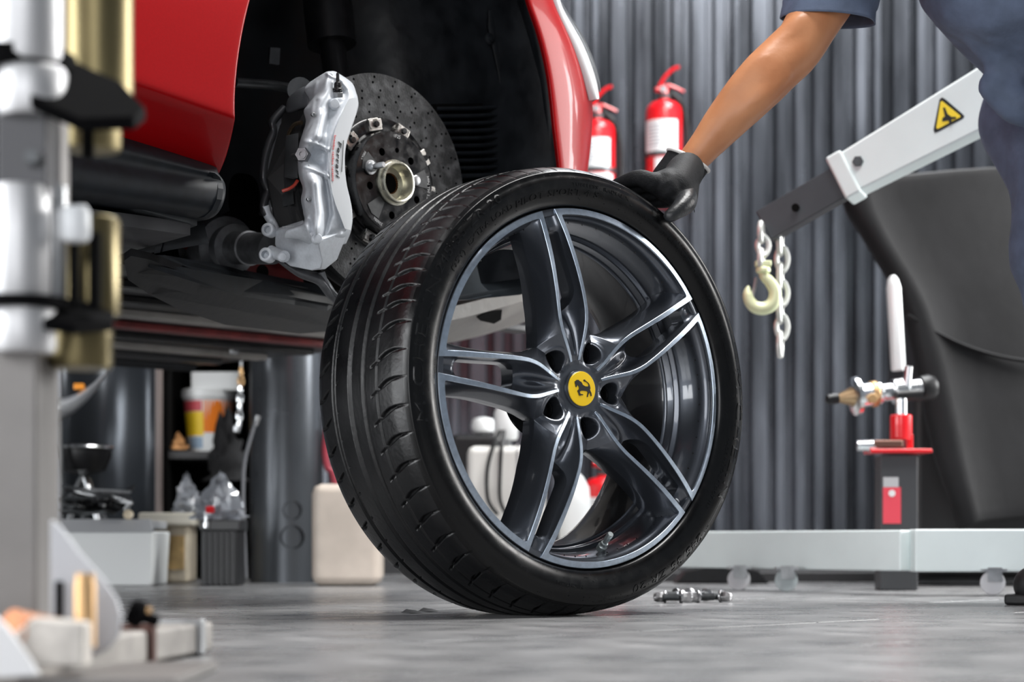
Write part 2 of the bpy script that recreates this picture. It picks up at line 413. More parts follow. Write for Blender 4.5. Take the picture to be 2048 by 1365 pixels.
rim_prof = [(.2775, -.010), (.2772, -.0015), (.2764, -.0006), (.2672, -.0008), (.2664, -.0025), (.2655, -.0075), (.2630, -.0095), (.2600, -.0145), (.2570, -.024), (.2540, -.042), (.2515, -.058), (.2495, -.0625), (.2450, -.064), (.2438, -.068), (.2436, -.080), (.2420, -.0835), (.2385, -.085), (.2375, -.090), (.2365, -.115), (.2365, -.150), (.2400, -.175), (.246, -.195), (.2525, -.213), (.2565, -.222), (.266, -.226), (.2745, -.228), (.2755, -.235)]
ib = [i for i, q in enumerate(rim_prof) if q == (.2385, -.085)][0]
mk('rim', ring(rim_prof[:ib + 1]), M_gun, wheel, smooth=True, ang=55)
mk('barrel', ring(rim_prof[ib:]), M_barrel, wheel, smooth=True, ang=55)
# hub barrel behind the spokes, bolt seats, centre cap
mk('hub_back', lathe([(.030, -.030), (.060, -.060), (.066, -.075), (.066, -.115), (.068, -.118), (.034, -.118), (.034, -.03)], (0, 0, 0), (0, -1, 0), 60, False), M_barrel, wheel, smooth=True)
for k in range(5):
    a = PH0 + R(36 + 72 * k); c = Vector((.061 * math.cos(a), 0, .061 * math.sin(a)))
    mk('bolt_seat', join(lathe([(.0152, -.0405), (.0150, -.034), (.0125, -.0325), (.0108, -.035), (.0100, -.048), (.0085, -.050), (.0085, -.070)], c, (0, -1, 0), 28, True)), M_bolt_seat, wheel, smooth=True)
capo = Vector((0, 0, 0))
mk('centre_cap', lathe([(.0302, -.0135), (.0300, -.0105), (.0292, -.0092), (.0276, -.0090), (.0272, -.0080)], capo, (0, -1, 0), 64, True), M_gun, wheel, smooth=True, label='dark rim around the round yellow cap badge')
mk('emblem_disc', lathe([(.0268, -.0082), (.0268, -.0070), (.0262, -.0064), (.0150, -.0060), (.002, -.0059)], capo, (0, -1, 0), 64, True), M_yellow, wheel, smooth=True, label='round bright yellow badge')
horse = [(560,628),(573,630),(584,644),(598,650),(608,664),(616,684),(640,700),(668,704),(680,697),(678,680),(668,664),(650,652),(634,648),(624,638),(626,628),(638,625),(646,636),(662,650),(678,664),(688,682),(693,702),(698,722),(692,738),(696,752),(706,774),(710,808),(699,811),(696,790),(688,768),(681,778),(670,800),(669,818),(656,820),(660,798),(668,766),(655,754),(628,750),(602,748),(584,756),(583,772),(592,784),(614,786),(618,797),(592,798),(576,786),(579,794),(592,800),(586,805),(572,798),(568,776),(558,756),(558,744),(570,736),(576,722),(572,704),(563,690),(556,682),(553,700),(546,709),(538,704),(538,688),(536,676),(532,668),(534,652),(530,646),(542,640),(546,632)]
hp = [((x_ - 612) / 143 * .0266, -(y_ - 726) / 190 * .0266 + (x_ - 612) / 143 * .0016) for x_, y_ in horse]
mk('horse_emblem', plate([hp], Matrix.Translation((0, .0057, 0)) @ Matrix.Rotation(R(90), 4, 'X'), .0008), M_ink, wheel, label='black prancing horse silhouette')
# valve
vq = WL(1205, 1092, -.030); va = math.atan2(vq.z, vq.x); vr = .250
vb = Vector((vr * math.cos(va), .034, vr * math.sin(va))); vd = Vector((-.55 * math.cos(va), -.75, -.55 * math.sin(va))).normalized()
valve = mk('valve_stem', lathe([(.0075, -.004), (.0075, .006), (.0062, .0075), (.0056, .0095), (.0062, .011), (.0058, .0135), (.0042, .0145), (.0042, .022), (.0050, .0225), (.0052, .0345), (.0042, .036)], vb, vd, 20), mat('valve_grey', (.45, .50, .50), .35, .8), wheel, smooth=True, label='grey metal valve stem with cap')
# ---- tyre: one revolved skin with tread grooves and sipes as real relief
tp = [(.262, -.020), (.2745, -.013), (.2782, -.006), (.2798, .0005), (.2825, .0035), (.288, .0068), (.296, .0098), (.306, .0118), (.316, .0112), (.3235, .0085), (.3295, .0045), (.3310, .0048), (.3322, .0030), (.3362, -.0035), (.3398, -.0115), (.3422, -.0195)]
crown = [(.3490 - .0065 * abs((u_ + .115) / .0955) ** 2.4, u_) for u_ in np.linspace(-.0225, -.2075, 150)]
inner = [(r_, -.23 - d_) for r_, d_ in tp[::-1]]
prof = tp + crown + inner
pr = np.array(prof); NT = 54 * 34
th = np.arange(NT) / NT * 2 * np.pi
Rg = np.repeat(pr[:, 0][:, None], NT, 1); Ug = np.repeat(pr[:, 1][:, None], NT, 1); Tg = np.repeat(th[None], len(pr), 0)
def groove(u0, w, d, wig=0): return d * (1 - sst(w * .40, w * .56, np.abs(Ug - u0)))
dep = np.zeros_like(Rg)
for u0, w_, d_ in ((-.0548, .0036, .0055), (-.0870, .0085, .0070), (-.1230, .0095, .0072), (-.1690, .0100, .0072)): dep = np.maximum(dep, groove(u0, w_, d_))
# pitch of the shoulder blocks varies round the tyre
tg = np.linspace(0, 2 * np.pi, 1441); dg_ = np.degrees(tg)
dens = 1 / np.where(dg_ < 60, 5.2, np.where(dg_ < 100, 6.3, np.where(dg_ < 164, 4.4, np.where(dg_ < 262, 6.9, np.where(dg_ < 320, 4.8, 6.0)))))
cum = np.concatenate([[0], np.cumsum((dens[1:] + dens[:-1]) / 2 * .25)]); cum *= round(cum[-1]) / cum[-1]
def pitch(t): return np.interp(t % (2 * np.pi), tg, cum)
PT = pitch(Tg); DPT = np.gradient(cum, tg); LOC = np.interp(Tg, tg, DPT)
def sipes(u_a, u_b, curve, width, depth, ph=0., taper=True):
    q = (Ug - u_a) / (u_b - u_a); t_ = np.clip(q, 0, 1); inside = (q >= -.02) & (q <= 1.02)
    ph_ = (PT - curve(t_) - ph) % 1.0; dd = np.abs(ph_ - .5) / LOC * .347
    w2 = width * ((.30 + .70 * np.clip(np.sin(np.pi * t_ ** 1.6), 0, 1)) if taper else 1)
    return np.where(inside, depth * (1 - sst(w2 * .35, w2 * .75, dd)), 0)
dep = np.maximum(dep, sipes(-.0085, -.0548, lambda t: .10 * t + .30 * t * t, .0062, .0060))
dep = np.maximum(dep, sipes(-.2225, -.184, lambda t: -.10 * t - .30 * t * t, .0060, .0055, .5))
dep = np.maximum(dep, sipes(-.0560, -.0690, lambda t: .42 + .16 * t, .0030, .0035, 0, False))
dep = np.maximum(dep, sipes(-.116, -.1235, lambda t: .3 + .12 * t, .0018, .0030, .35, False))
dep = np.maximum(dep, sipes(-.158, -.1690, lambda t: .3 + .12 * t, .0020, .0030, .6, False))
edge = np.exp(-((Ug + .014) / .004) ** 2) * 0
# slight rib at the rim guard is in the profile; sink vertices along their radius (and inwards on the shoulder)
Rg = Rg - dep; Ug2 = np.where(Ug > -.02, Ug - dep * .5, np.where(Ug < -.21, Ug + dep * .5, Ug))
# flatten where the tyre stands on the floor
X_ = Rg * np.cos(Tg); Z_ = Rg * np.sin(Tg); Y_ = -Ug2
zw = Z_ * math.cos(TILT) - Y_ * math.sin(TILT) + WC.z      # world height for a rotation of -TILT about x
low = zw < .0008; Z_ = np.where(low, Z_ + (.0008 - zw), Z_)
vts = np.stack([X_, Y_, Z_], -1).reshape(-1, 3)
ni = len(pr); a_ = np.arange(ni - 1)[:, None] * NT; b_ = np.arange(NT)[None]; b2 = (b_ + 1) % NT
quads = np.stack([a_ + b_, a_ + NT + b_, a_ + NT + b2, a_ + b2], -1).reshape(-1, 4)
me = bpy.data.meshes.new('tyre'); me.vertices.add(len(vts)); me.vertices.foreach_set('co', vts.ravel())
me.loops.add(len(quads) * 4); me.loops.foreach_set('vertex_index', quads.ravel().astype(np.int32))
me.polygons.add(len(quads)); me.polygons.foreach_set('loop_start', np.arange(0, len(quads) * 4, 4, dtype=np.int32))
me.update(calc_edges=True); me.validate()
me.polygons.foreach_set('use_smooth', np.ones(len(quads), bool)); me.materials.append(M_rubber); me.materials.append(M_side)
row_ = np.repeat(np.arange(ni - 1), NT); me.polygons.foreach_set('material_index', ((row_ < len(tp) - 3) | (row_ > ni - len(tp) + 1)).astype(np.int32))
tyre = bpy.data.objects.new('tyre', me); link(tyre, wheel)
def side_u(r): return np.interp(r, [p[0] for p in tp], [p[1] for p in tp])
def curved_text(s, r0, ang, size, ext=.0006, shear=0, squash=1., space=1., stretch=1., mtl=None):
    v, f = textvf(s, size, ext, shear, space); out = []
    for q in v:
        r = r0 + q.y * squash; a = ang - q.x * stretch / r0; out.append(Vector((r * math.cos(a), -(float(side_u(r)) + q.z + .0002), r * math.sin(a))))
    return mk('lettering', (out, f), mtl or M_rubtxt, tyre)
curved_text('MICHELIN', .3175, R(172), .030, .0006, .0, .80, 1.1, 1.55)
curved_text('MICHELIN', .3175, R(-12), .030, .0006, .0, .80, 1.1, 1.55)
curved_text('245/35 ZR 20', .3195, R(136), .021, .0008, .15, .85, 1.12, 1.3)
curved_text('(95Y)  EXTRA LOAD', .3000, R(133), .013, .0006, 0, .9, 1.1, 1.25)
curved_text('PILOT SPORT 4 S', .2990, R(101), .0155, .0008, .2, .9, 1.12, 1.3)
curved_text('TUBELESS   RADIAL X', .3110, R(84), .0085, .0005, 0, .9, 1.1, 1.3)
curved_text('MAX LOAD 670 KG  MAX PRESS 340 KPA', .2990, R(52), .0070, .0005, 0, .9, 1.1, 1.3)
curved_text('TREAD PLIES: 1 POLYESTER + 2 STEEL', .3080, R(48), .0065, .0005, 0, .9, 1.1, 1.3)
curved_text('245/35 ZR 20', .3195, R(-60), .021, .0008, .15, .85, 1.12, 1.3)
curved_text('MADE IN ITALY  DOT HX', .3000, R(-25), .0080, .0005, 0, .9, 1.1, 1.3)
curved_text('MICHELIN', .3050, R(-99), .0085, .0005, 0, .9, 1.1, 1.3)
curved_text('TREADWEAR 300  TRACTION AA', .3000, R(20), .0075, .0005, 0, .9, 1.1, 1.3)
# tiny moulding pips and vent whiskers on the side wall and shoulder
pv = []
rnd = random.Random(3)
for k in range(170):
    a = rnd.uniform(R(-110), R(150)); r = rnd.choice([.290, .296, .3035, .322, .327]) + rnd.uniform(-.001, .001); u = float(side_u(r))
    p = Vector((r * math.cos(a), -u, r * math.sin(a))); pv.append(lathe([(.0007, -.0005), (.0006, .0008), (.0002, .0011)], p, (0, -1, 0), 6))
mk('moulding_pips', join(*pv), M_rubtxt, tyre, kind='stuff')
# ================================================================== THE CAR (raised on the lift)
CY = R(45.2); cd = Vector((math.cos(CY), math.sin(CY), 0)); cn = Vector((math.sin(CY), -math.cos(CY), 0)); cz = Vector((0, 0, 1))
CO = Vector((-.21339, 3.45, .73468))
def C(t, z, u): return CO + cd * t + cz * z + cn * u          # car frame: forward, up, outward from the disc face
def CP(px, py, u):                                             # point of the plane u = const under a pixel
    d = Vector(((px - CX) / F, 1, (HZ - py) / F)); o = Vector((0, 0, HC)); t = (u - (o - CO).dot(cn)) / d.dot(cn); return o + d * t
def K(x, y): return 450 + x / 2.528, 80 + y / 2.528            # close-up crop -> photograph pixels
def CK(x, y, u): return CP(*K(x, y), u)
car = thing('car', 'glossy red car raised on the lift with its front wheel taken off', 'car', CO)
M_liner = mat('arch_liner', (.0070, .0085, .0110), .50, 0, spec=.4, noise=.35, nscale=18, bump=.35, bscale=30, rnoise=.12)
M_sill = mat('sill_plastic', (.006, .008, .011), .50, 0, spec=.3, noise=.3, nscale=60)
M_under = mat('underbody_panel', (.030, .030, .033), .5, .1, noise=.45, nscale=7, rnoise=.2, bump=.3, bscale=12)
M_tray = mat('undertray_grey', (.27, .255, .24), .55, 0, noise=.35, nscale=6, rnoise=.15, bump=.2)
M_frame = mat('subframe_red', (.16, .02, .02), .45, .3, noise=.3)
M_alum = mat('cast_aluminium_part', (.15, .155, .165), .5, .7, noise=.2, nscale=60)

# --- rear side: door / side panel, from the arch edge backwards
edge = [(585, -330, .02), (562, -220, .055), (528, -100, .08), (500, 0, .10), (484, 70, .106), (474, 140, .11), (470, 200, .112), (471, 232, .113), (471, 238, .110), (470, 244, .106), (464, 274, .074), (454, 314, .038), (440, 346, .008)]
rise = [.0, .0, .0, .0, 0, .01, .03, .05, .05, .05, .05, .05, .05]
rows_ = []
for (x_, y_, u_), rs in zip(edge, rise):
    p = CP(x_, y_, u_); row = [p - cn * .03 + cd * .004, p - cn * .006 + cd * .002, p]
    for s in (.008, .06, .14, .26, .45, .8, 1.3, 1.9):
        row.append(p - cd * s + cz * (rs * min(s, .3) * 2.0 - (.02 * (s > 1))) + cn * (.012 * min(1, s / .3) if y_ < 236 else .006 * min(1, s / .3)))
    rows_.append(row)
mk('side_panel', grid(rows_), M_red, car, smooth=True, sub=2, ang=180)
crease = None
# upper body continues over the arch (outside the frame, so that the car stands whole from the side)
arc = []
for i in range(13):
    a = R(168 - i * 13); c_ = math.cos(a); arc.append((-.04 + .385 * math.copysign(abs(c_) ** .667, c_), .03 + .580 * max(0, math.sin(a)) ** .667))
rows_ = [[C(t, z, .085), C(t, z, .10), C(t * 1.04, z * 1.05 + .005, .10), C(t * 1.1 + 0, z * 1.12 + .03, .07), C(t * 1.15, z + .13, -.04), C(t * 1.15, z + .17 - abs(t) * .1, -.5), C(t * 1.15, z + .18 - abs(t) * .1, -1.0)] for t, z in arc if z > .41]
mk('fender', grid(rows_), M_red, car, smooth=True, sub=2, ang=180)
# --- front corner: fender edge, bumper corner
fe = [(1010, -190, .085), (1036, -90, .095), (1056, 0, .10), (1070, 36, .10), (1081.5, 72, .10), (1093, 118, .10), (1101, 163, .10), (1106, 208, .10), (1110, 253, .10), (1116, 297, .10), (1121, 340, .10), (1124, 400, .098), (1121, 460, .09), (1112, 520, .075)]
sil = {-190: 1060, -90: 1090, 0: 1112, 36: 1132, 72: 1152, 118: 1171, 163: 1183, 208: 1190, 253: 1188, 297: 1183, 340: 1177, 400: 1168, 460: 1150, 520: 1130}
rows_ = []
for x_, y_, u_ in fe:
    p = CP(x_, y_, u_); sx = sil[y_]; q = CP(sx + 5, y_, u_ - .045)
    m = p.lerp(q, .5) + cn * .014; l = p.lerp(q, .2) + cn * .006
    rows_.append([p - cn * .014 + cd * .006, p - cn * .005 + cd * .0005, p, l, m, q, q + cd * .05 - cn * .07, q + cd * .12 - cn * .25, q + cd * .18 - cn * .6, q + cd * .19 - cn * .95])
mk('front_bumper', grid(rows_), M_red, car, smooth=True, sub=2, ang=180)
# white-pink number stripe is a reflection; the head lamp is a glass covered strip wrapping the corner
M_lamp = mat('headlamp_glass', (.85, .87, .88), .12, 0, coat=1, spec=.8)
hl_out = [(1103, -25), (1112, 6), (1126, 26), (1146, 52), (1162, 78), (1176, 108), (1186, 140), (1192.5, 168), (1192, 186), (1188, 200)]
hl_in = [(1099, -20), (1108, 14), (1116, 38), (1127, 62), (1141, 88), (1153, 116), (1166, 148), (1174, 172), (1180, 188), (1186, 200)]
rows_ = []
for a_, b_ in zip(hl_in, hl_out):
    pa = CP(*a_, .078); pb = CP(*b_, .050); rows_.append([pa - cn * .02, pa + cn * .004, pa.lerp(pb, .35) + cn * .016, pa.lerp(pb, .7) + cn * .014, pb + cn * .003, pb + cd * .03 - cn * .04])
hl = mk('headlight', grid(rows_), M_lamp, car, smooth=True, sub=2, ang=180, label='silvery white glass headlight strip')
rows_ = []
for a_, b_ in zip(hl_in[1:-1], hl_out[1:-1]):
    pa = CP(*a_, .080); pb = CP(*b_, .052); rows_.append([pa.lerp(pb, .55) + cn * .0165, pa.lerp(pb, .72) + cn * .0165])
mk('lamp_strip', grid(rows_), M_darksteel, hl, smooth=True, ang=180)

# --- wheel arch liner
def arch(a, r=.372):
    c, s = math.cos(a), math.sin(a)
    if s < 0: return (-.04 + r * c, .02 + r * s)
    p_ = 2 / 3.0; return (-.04 + r * math.copysign(abs(c) ** p_, c), .02 + (r + .19) * s ** p_)
rows_ = []
for i in range(37):
    a = R(206 - i * 232 / 36); t, z = arch(a); t2, z2 = arch(a, .366)
    bump = .006 * math.sin(i * 1.7)
    lo = max(0, .07 - z) * 1.1 if t < 0 else 0; rows_.append([C(t * 1.0, z, .088 - lo), C(t, z, .070 - lo), C(t2, z2, .062 - lo * .8), C(t2, z2, -.02 + bump), C(t2 * .99, z2 * .99, -.12), C(t2 * .97, z2 * .97, -.26 + bump), C(t2 * .80, z2 * .80, -.33), C(t2 * .45, z2 * .45, -.345), C(t2 * .1 - .04, z2 * .1, -.35)])
mk('arch_liner', grid(rows_), M_liner, car, smooth=True, ang=60)
rows_ = []
for i in range(19):      # pressed ridge running down the front of the liner
    y_ = 20 + i * 18; x0 = 985 + 42 * math.sin(max(0, i - 2) / 16 * 1.5)
    rows_.append([CP(x0 + dx, y_, u_) for dx, u_ in ((-12, -.062), (-8, -.046), (0, -.042), (9, -.045), (14, -.062))])
mk('liner_ridge', grid(rows_), M_liner, car, smooth=True, ang=60)
rows_ = []
for i in range(22):      # smooth outer flange beside the red edge
    y_ = -20 + i * 20; x0 = np.interp(y_, [-20, 72, 163, 253, 340, 420], [1042, 1068, 1086, 1094, 1101, 1104])
    rows_.append([CP(x0 - 22, y_, -.03), CP(x0 - 12, y_, .035), CP(x0 - 3, y_, .062), CP(x0 + 4, y_, .070), CP(x0 + 15, y_, .078)])
mk('liner_flange', grid(rows_), M_liner, car, smooth=True, ang=60)
M_louvre = mat('louvre_plastic', (.020, .024, .030), .42, 0, noise=.3, nscale=40)
for (x0, x1, y0, n_, ua, ub) in ((872, 1004, 214, 9, -.085, -.052), (1030, 1062, 198, 10, -.028, .012)):
    st = (348 - y0) / n_
    bk = mk('louvre_recess', slab([CP(x0 - 6, y0 - 6, ua - .035), CP(x1 + 4, y0 - 8, ub - .03), CP(x1 + 12, 380, ub - .03), CP(x0 - 6, 380, ua - .035)], -cn, .01), M_blackmat, car)
    for i in range(n_ + 1):
        y_ = y0 + i * st; xa, xb = x0 + 2 + i * .8 * (x0 < 900) * 3, x1 + i * 1.0
        pa = [CP(xa, y_ + 2, ua - .022), CP(xa, y_, ua), CP(xa + 1, y_ + st * .42, ua - .004), CP(xa, y_ + st * .62, ua - .02)]
        pb = [CP(xb, y_ - 1, ub - .022), CP(xb, y_ - 3, ub), CP(xb, y_ + st * .42 - 3, ub - .004), CP(xb, y_ + st * .62 - 3, ub - .02)]
        pm = [p.lerp(q, .5) + cn * .002 + cz * -.001 for p, q in zip(pa, pb)]
        V = pa + pm + pb; Fc = [(0, 1, 5, 4), (1, 2, 6, 5), (2, 3, 7, 6), (4, 5, 9, 8), (5, 6, 10, 9), (6, 7, 11, 10), (0, 3, 2, 1), (8, 9, 10, 11), (0, 4, 7, 3), (4, 8, 11, 7)]
        mk('louvre_slat', (V, Fc), M_louvre, car, smooth=True, ang=50)
for x_, y_ in ((978, 78), (1024, 318)):
    mk('liner_clip', lathe([(.011, 0), (.011, .003), (.006, .005), (.006, .008), (.002, .009)], CP(x_, y_, -.045 if x_ < 1000 else -.036), cn, 18), M_liner, car, smooth=True)
# inner structure hints: strut, upper arm, hose
mk('suspension_arm', join(tube(spline([CP(470, 165, -.20), CP(540, 170, -.18), CP(600, 180, -.14)]), .014, 12, flat=.6), cyl(CP(600, 180, -.17), CP(600, 180, -.10), .022)), M_darksteel, car, smooth=True)
mk('strut', join(cyl(CP(660, 60, -.22), CP(700, 330, -.14), .024), cyl(CP(648, -60, -.24), CP(664, 90, -.215), .045)), M_black, car, smooth=True)
mk('bracket', box(CP(548, 112, -.2), (.02, .012, .03), .4, .2), M_darksteel, car, bevel=.002)
# --- sill (black rocker)
sp = [(457, 366, .040), (459, 380, .052), (456, 402, .056), (446, 424, .050), (430, 438, .030), (408, 441, .0), (380, 446, -.04)]
top = [(442, 348, .050), (450, 355, .045)]
rows_ = []
for i_, (x_, y_, u_) in enumerate([(436, 318, -.03)] + top + sp):
    p = CP(x_, y_, u_); rows_.append([p - cn * .03 - cd * .002, p - cn * .004] + [p - cd * s + cz * ((.12, .07, .03, .01)[i_] * min(s, .3) * 1.6 if i_ < 4 else 0) for s in (.008, .1, .3, .7, 1.2, 1.9)])
mk('sill', grid(rows_), M_sill, car, smooth=True, sub=2, ang=180)
# end cap of the sill towards the arch
mk('sill_end', slab([CP(x_, y_, u_) - cd * .012 for x_, y_, u_ in top + sp], -cd, .01), M_sill, car)
# --- underbody
ZB = -.135
rr_ = random.Random(5)
def UB(t, u, z=ZB): return C(t, z, u)
mk('floor_panel', join(slab([UB(-2.2, .02), UB(-.42, .0), UB(-.36, -.35), UB(.30, -.42), UB(.62, -.7), UB(.98, -1.25), UB(.98, -1.93), UB(-.4, -1.94), UB(-2.2, -1.95)], cz, .02)), M_under, car)
for k in range(7):       # pressed ribs and panel joints across the floor
    u0 = -.5 - k * .19
    mk('floor_rib', join(slab([UB(-1.6 + .1 * k, u0), UB(.9, u0 - .03), UB(.9, u0 - .075), UB(-1.6 + .1 * k, u0 - .05)], -cz, .016)), [M_under, M_black, M_tray][k % 3] if k != 3 else M_frame, car, bevel=.004)
for k in range(11):
    p = UB(-1.3 + rr_.uniform(.6, 2.1), -.6 - rr_.uniform(0, 1.2)); mk('floor_bolt', hexhead(p, -cz, .012, .02), M_steel, car)
# sill underside plates with fasteners (seen left, below the sill)
mk('jacking_plate', slab([CP(395, 437, .0), CP(262, 398, .02), CP(140, 370, .02), CP(140, 410, -.12), CP(270, 462, -.12), CP(330, 462, -.10)], -cz, .012), mat('grey_underplate', (.045, .05, .055), .5, .2, noise=.3), car, bevel=.002)
for x_, y_, r_ in ((316, 434, .010), (286, 452, .011), (277, 424, .006)):
    mk('fastener', lathe([(r_ * 1.7, 0), (r_ * 1.7, .004), (r_, .006), (r_ * .9, .014), (r_ * .4, .015)], CP(x_, y_ - 4, -.055 if r_ != .006 else -.03), -cz, 18), M_darksteel, car, smooth=True)
# black lower fairing in front of the floor, grey undertray on top of it, red chassis leg, drive shaft
fair = [(248, 522, -.10), (262, 512, -.10), (300, 520, -.14), (365, 545, -.20), (450, 575, -.24), (560, 590, -.26), (680, 612, -.27), (690, 660, -.40), (600, 668, -.42), (450, 650, -.38), (360, 620, -.30), (300, 590, -.22), (256, 560, -.14)]
mk('lower_fairing', join(slab([CP(*q) for q in fair], cz, .012)), M_black, car, smooth=True, ang=50)
tr = [(270, 520, -.16), (330, 520, -.22), (420, 535, -.27), (520, 556, -.30), (640, 580, -.30), (672, 606, -.28), (655, 622, -.27), (590, 610, -.27), (480, 592, -.24), (380, 562, -.20), (300, 536, -.15)]
mk('undertray', slab([CP(*q) for q in tr], cz, .008), M_sill, car)
mk('chassis_leg', join(slab([CP(*q) for q in [(372, 488, -.36), (400, 500, -.34), (470, 540, -.32), (560, 556, -.32), (610, 572, -.31), (604, 540, -.31), (560, 520, -.31), (500, 508, -.33), (440, 480, -.35), (380, 470, -.38)]], -cn, .03), slab([CP(*q) for q in [(352, 440, -.36), (420, 430, -.36), (440, 470, -.36), (372, 486, -.36)]], -cn, .03)), M_frame, car, bevel=.003)
mk('leg_hole', lathe([(.013, 0), (.013, .003)], CP(524, 544, -.316), cn, 20), M_blackmat, car)
sh = CP(545, 498, -.14); s0 = CP(430, 495, -.36)
ax = (sh - s0).normalized()
mk('drive_shaft', join(lathe([(.052, -.02), (.058, .01), (.056, .05), (.040, .056), (.038, .075), (.043, .078), (.043, .085), (.030, .09), (.028, .13), (.031, .132), (.031, .14), (.028, .142), (.027, (sh - s0).length)], s0, ax, 32)), M_alum, car, smooth=True)
mk('shaft_joint', lathe([(.045, -.06), (.062, -.05), (.064, -.02), (.055, -.015), (.02, -.01)], s0, ax, 24), M_black, car, smooth=True)
mk('lower_arm', join(tube(spline([CP(560, 520, -.08), CP(600, 545, -.05), CP(640, 560, -.03), CP(664, 590, -.03), CP(700, 620, -.04)]), .016, 12, rad=[.012 + .01 * math.sin(i / 32 * 3.1) for i in range(33)], flat=.45), tube(spline([CP(640, 545, -.02), CP(655, 580, -.02), CP(690, 610, -.02), CP(730, 640, -.02)]), .012, 10, flat=.35)), M_alum, car, smooth=True)
# front tray and bumper underside, seen through the loose wheel
ft = [(860, 600, -.10), (900, 500, -.12), (1000, 480, -.10), (1125, 470, .02), (1130, 560, .02), (1040, 590, -.03), (940, 600, -.08)]
mk('front_splash_shield', slab([CP(*q) for q in ft], -cn, .012), mat('splash_shield_grey', (.05, .06, .07), .38, .2, noise=.4, nscale=9), car, smooth=True, ang=50)
rows_ = []
for f_ in np.linspace(0, 1, 9):
    x_ = 830 + 252 * f_; yt = 628 - 62 * f_ ** 1.2; yb = 690 - 62 * f_ ** 1.6
    rows_.append([CP(x_, yt - 8, -.20), CP(x_, yt, -.16), CP(x_, yt + (yb - yt) * .4, -.16), CP(x_, yb, -.30), CP(x_, yb + 4, -.45), CP(x_, yb + 4, -.62)])
mk('front_lip', grid(rows_), M_tray, car, smooth=True, ang=60, label='scuffed grey underside of the front bumper')
mk('tow_hole_cover', slab([CP(952, 634, -.165), CP(975, 622, -.165), CP(1002, 620, -.165), CP(1000, 640, -.19), CP(986, 648, -.2), CP(960, 642, -.18)], cn, .004), M_blackmat, car, bevel=.001)
mk('tray_screw', hexhead(CP(1023, 540, -.085), cn, .010, .006), M_steel, car)
mk('far_sill', slab([UB(-1.9, -1.84, -.10), UB(.95, -1.84, -.10), UB(.95, -1.97, -.08), UB(-1.9, -1.97, -.08)], -cz, .06), M_sill, car, bevel=.02)
mk('roof_panel', join(box(C(-1.15, .52, -.98), (1.75, 1.5, .05), CY + R(90)), box(C(.05, .60, -1.0), (1.5, 1.0, .05), CY + R(90))), M_red, car, bevel=.02)
mk('body_core', join(box(C(-1.15, .20, -.98), (1.6, 1.5, .62), CY + R(90)), box(C(.0, .50, -1.1), (1.3, .9, .18), CY + R(90)), box(C(-.1, .30, -1.12), (1.45, .9, .86), CY + R(90))), M_blackmat, car)

# ------------------------------------------------------------------ brake disc
disc = thing('brake_disc', 'large drilled dark carbon brake disc with black hub bell in the red wheel arch', 'brake disc', CO)
M_disc = mat('carbon_ceramic', (.009, .0095, .0105), .62, 0, spec=.3, col2=(.075, .076, .080), nscale=45, bump=.25, bscale=300, thr=(.45, .75))
M_bell = mat('hub_black', (.003, .003, .0035), .24, 0, spec=.5, noise=.3, nscale=60, rnoise=.1)
M_clip = mat('clip_steel', (.48, .46, .43), .30, 1, rnoise=.1, nscale=60)
MD = Matrix.Translation(CO) @ Matrix(((cd.x, 0, cn.x, 0), (cd.y, 0, cn.y, 0), (0, 1, 0, 0), (0, 0, 0, 1)))   # local (x fwd, y up, z out)
def D3(x, y, z): return MD @ Vector((x, y, z))
outs = [circ(.192, 120), circ(.112, 80, sgn=-1)]
hm = []
for k in range(24):
    for j, rj in enumerate((.126, .139, .151, .163, .176, .1855)):
        a = R(15 * k + 9.5 * j + (4 if j % 2 else 0)); c = (rj * math.cos(a), rj * math.sin(a)); outs.append(circ(.0024, 8, c, -1))
fd = mk('friction_ring', plate(outs, MD @ Matrix.Translation((0, 0, -.018)), .008), M_disc, disc)
mk('ring_core', lathe([(.112, -.052), (.190, -.052), (.192, -.050), (.192, -.044), (.184, -.042), (.184, -.026), (.1895, -.024), (.1895, -.0225), (.112, -.0225)], CO, cn, 100, False), mat('disc_edge', (.02, .02, .022), .7), disc, smooth=True, ang=40)
mk('bell_ring', lathe([(.120, -.022), (.1165, -.0135), (.1140, -.0105), (.0925, -.0100), (.0905, -.006), (.0890, .012), (.0860, .0145)], CO, cn, 100, False), M_bell, disc, smooth=True, ang=50)
hub_o = [circ(.0875, 80)] + [circ(r_, 20, (.0572 * math.cos(R(a_)), .0572 * math.sin(R(a_))), -1) for a_, r_ in ((120, .0068), (48, .0068), (-24, .0068), (-96, .0068), (-168, .0068), (84, .0045), (-60, .0045))] + [circ(.033, 40, sgn=-1)]
mk('hub_face', plate(hub_o, MD @ Matrix.Translation((0, 0, .010)), .009), M_bell, disc, bevel=.0006)
mk('hub_backing', lathe([(.087, -.004), (.087, .0), (.02, .0)], CO, cn, 40), M_blackmat, disc)
for k in range(5):   # flat raised lands between the holes
    a = R(84 + 72 * k); p = [(r_ * math.cos(a + s_), r_ * math.sin(a + s_)) for r_, s_ in ((.044, -.17), (.076, -.22), (.079, 0), (.076, .22), (.044, .17))]
    if k in (1, 2, 4): mk('hub_land', plate([p], MD @ Matrix.Translation((0, 0, .0150)), .0012), mat('hub_worn', (.035, .036, .037), .5, .3, noise=.3, nscale=90), disc, bevel=.0004)
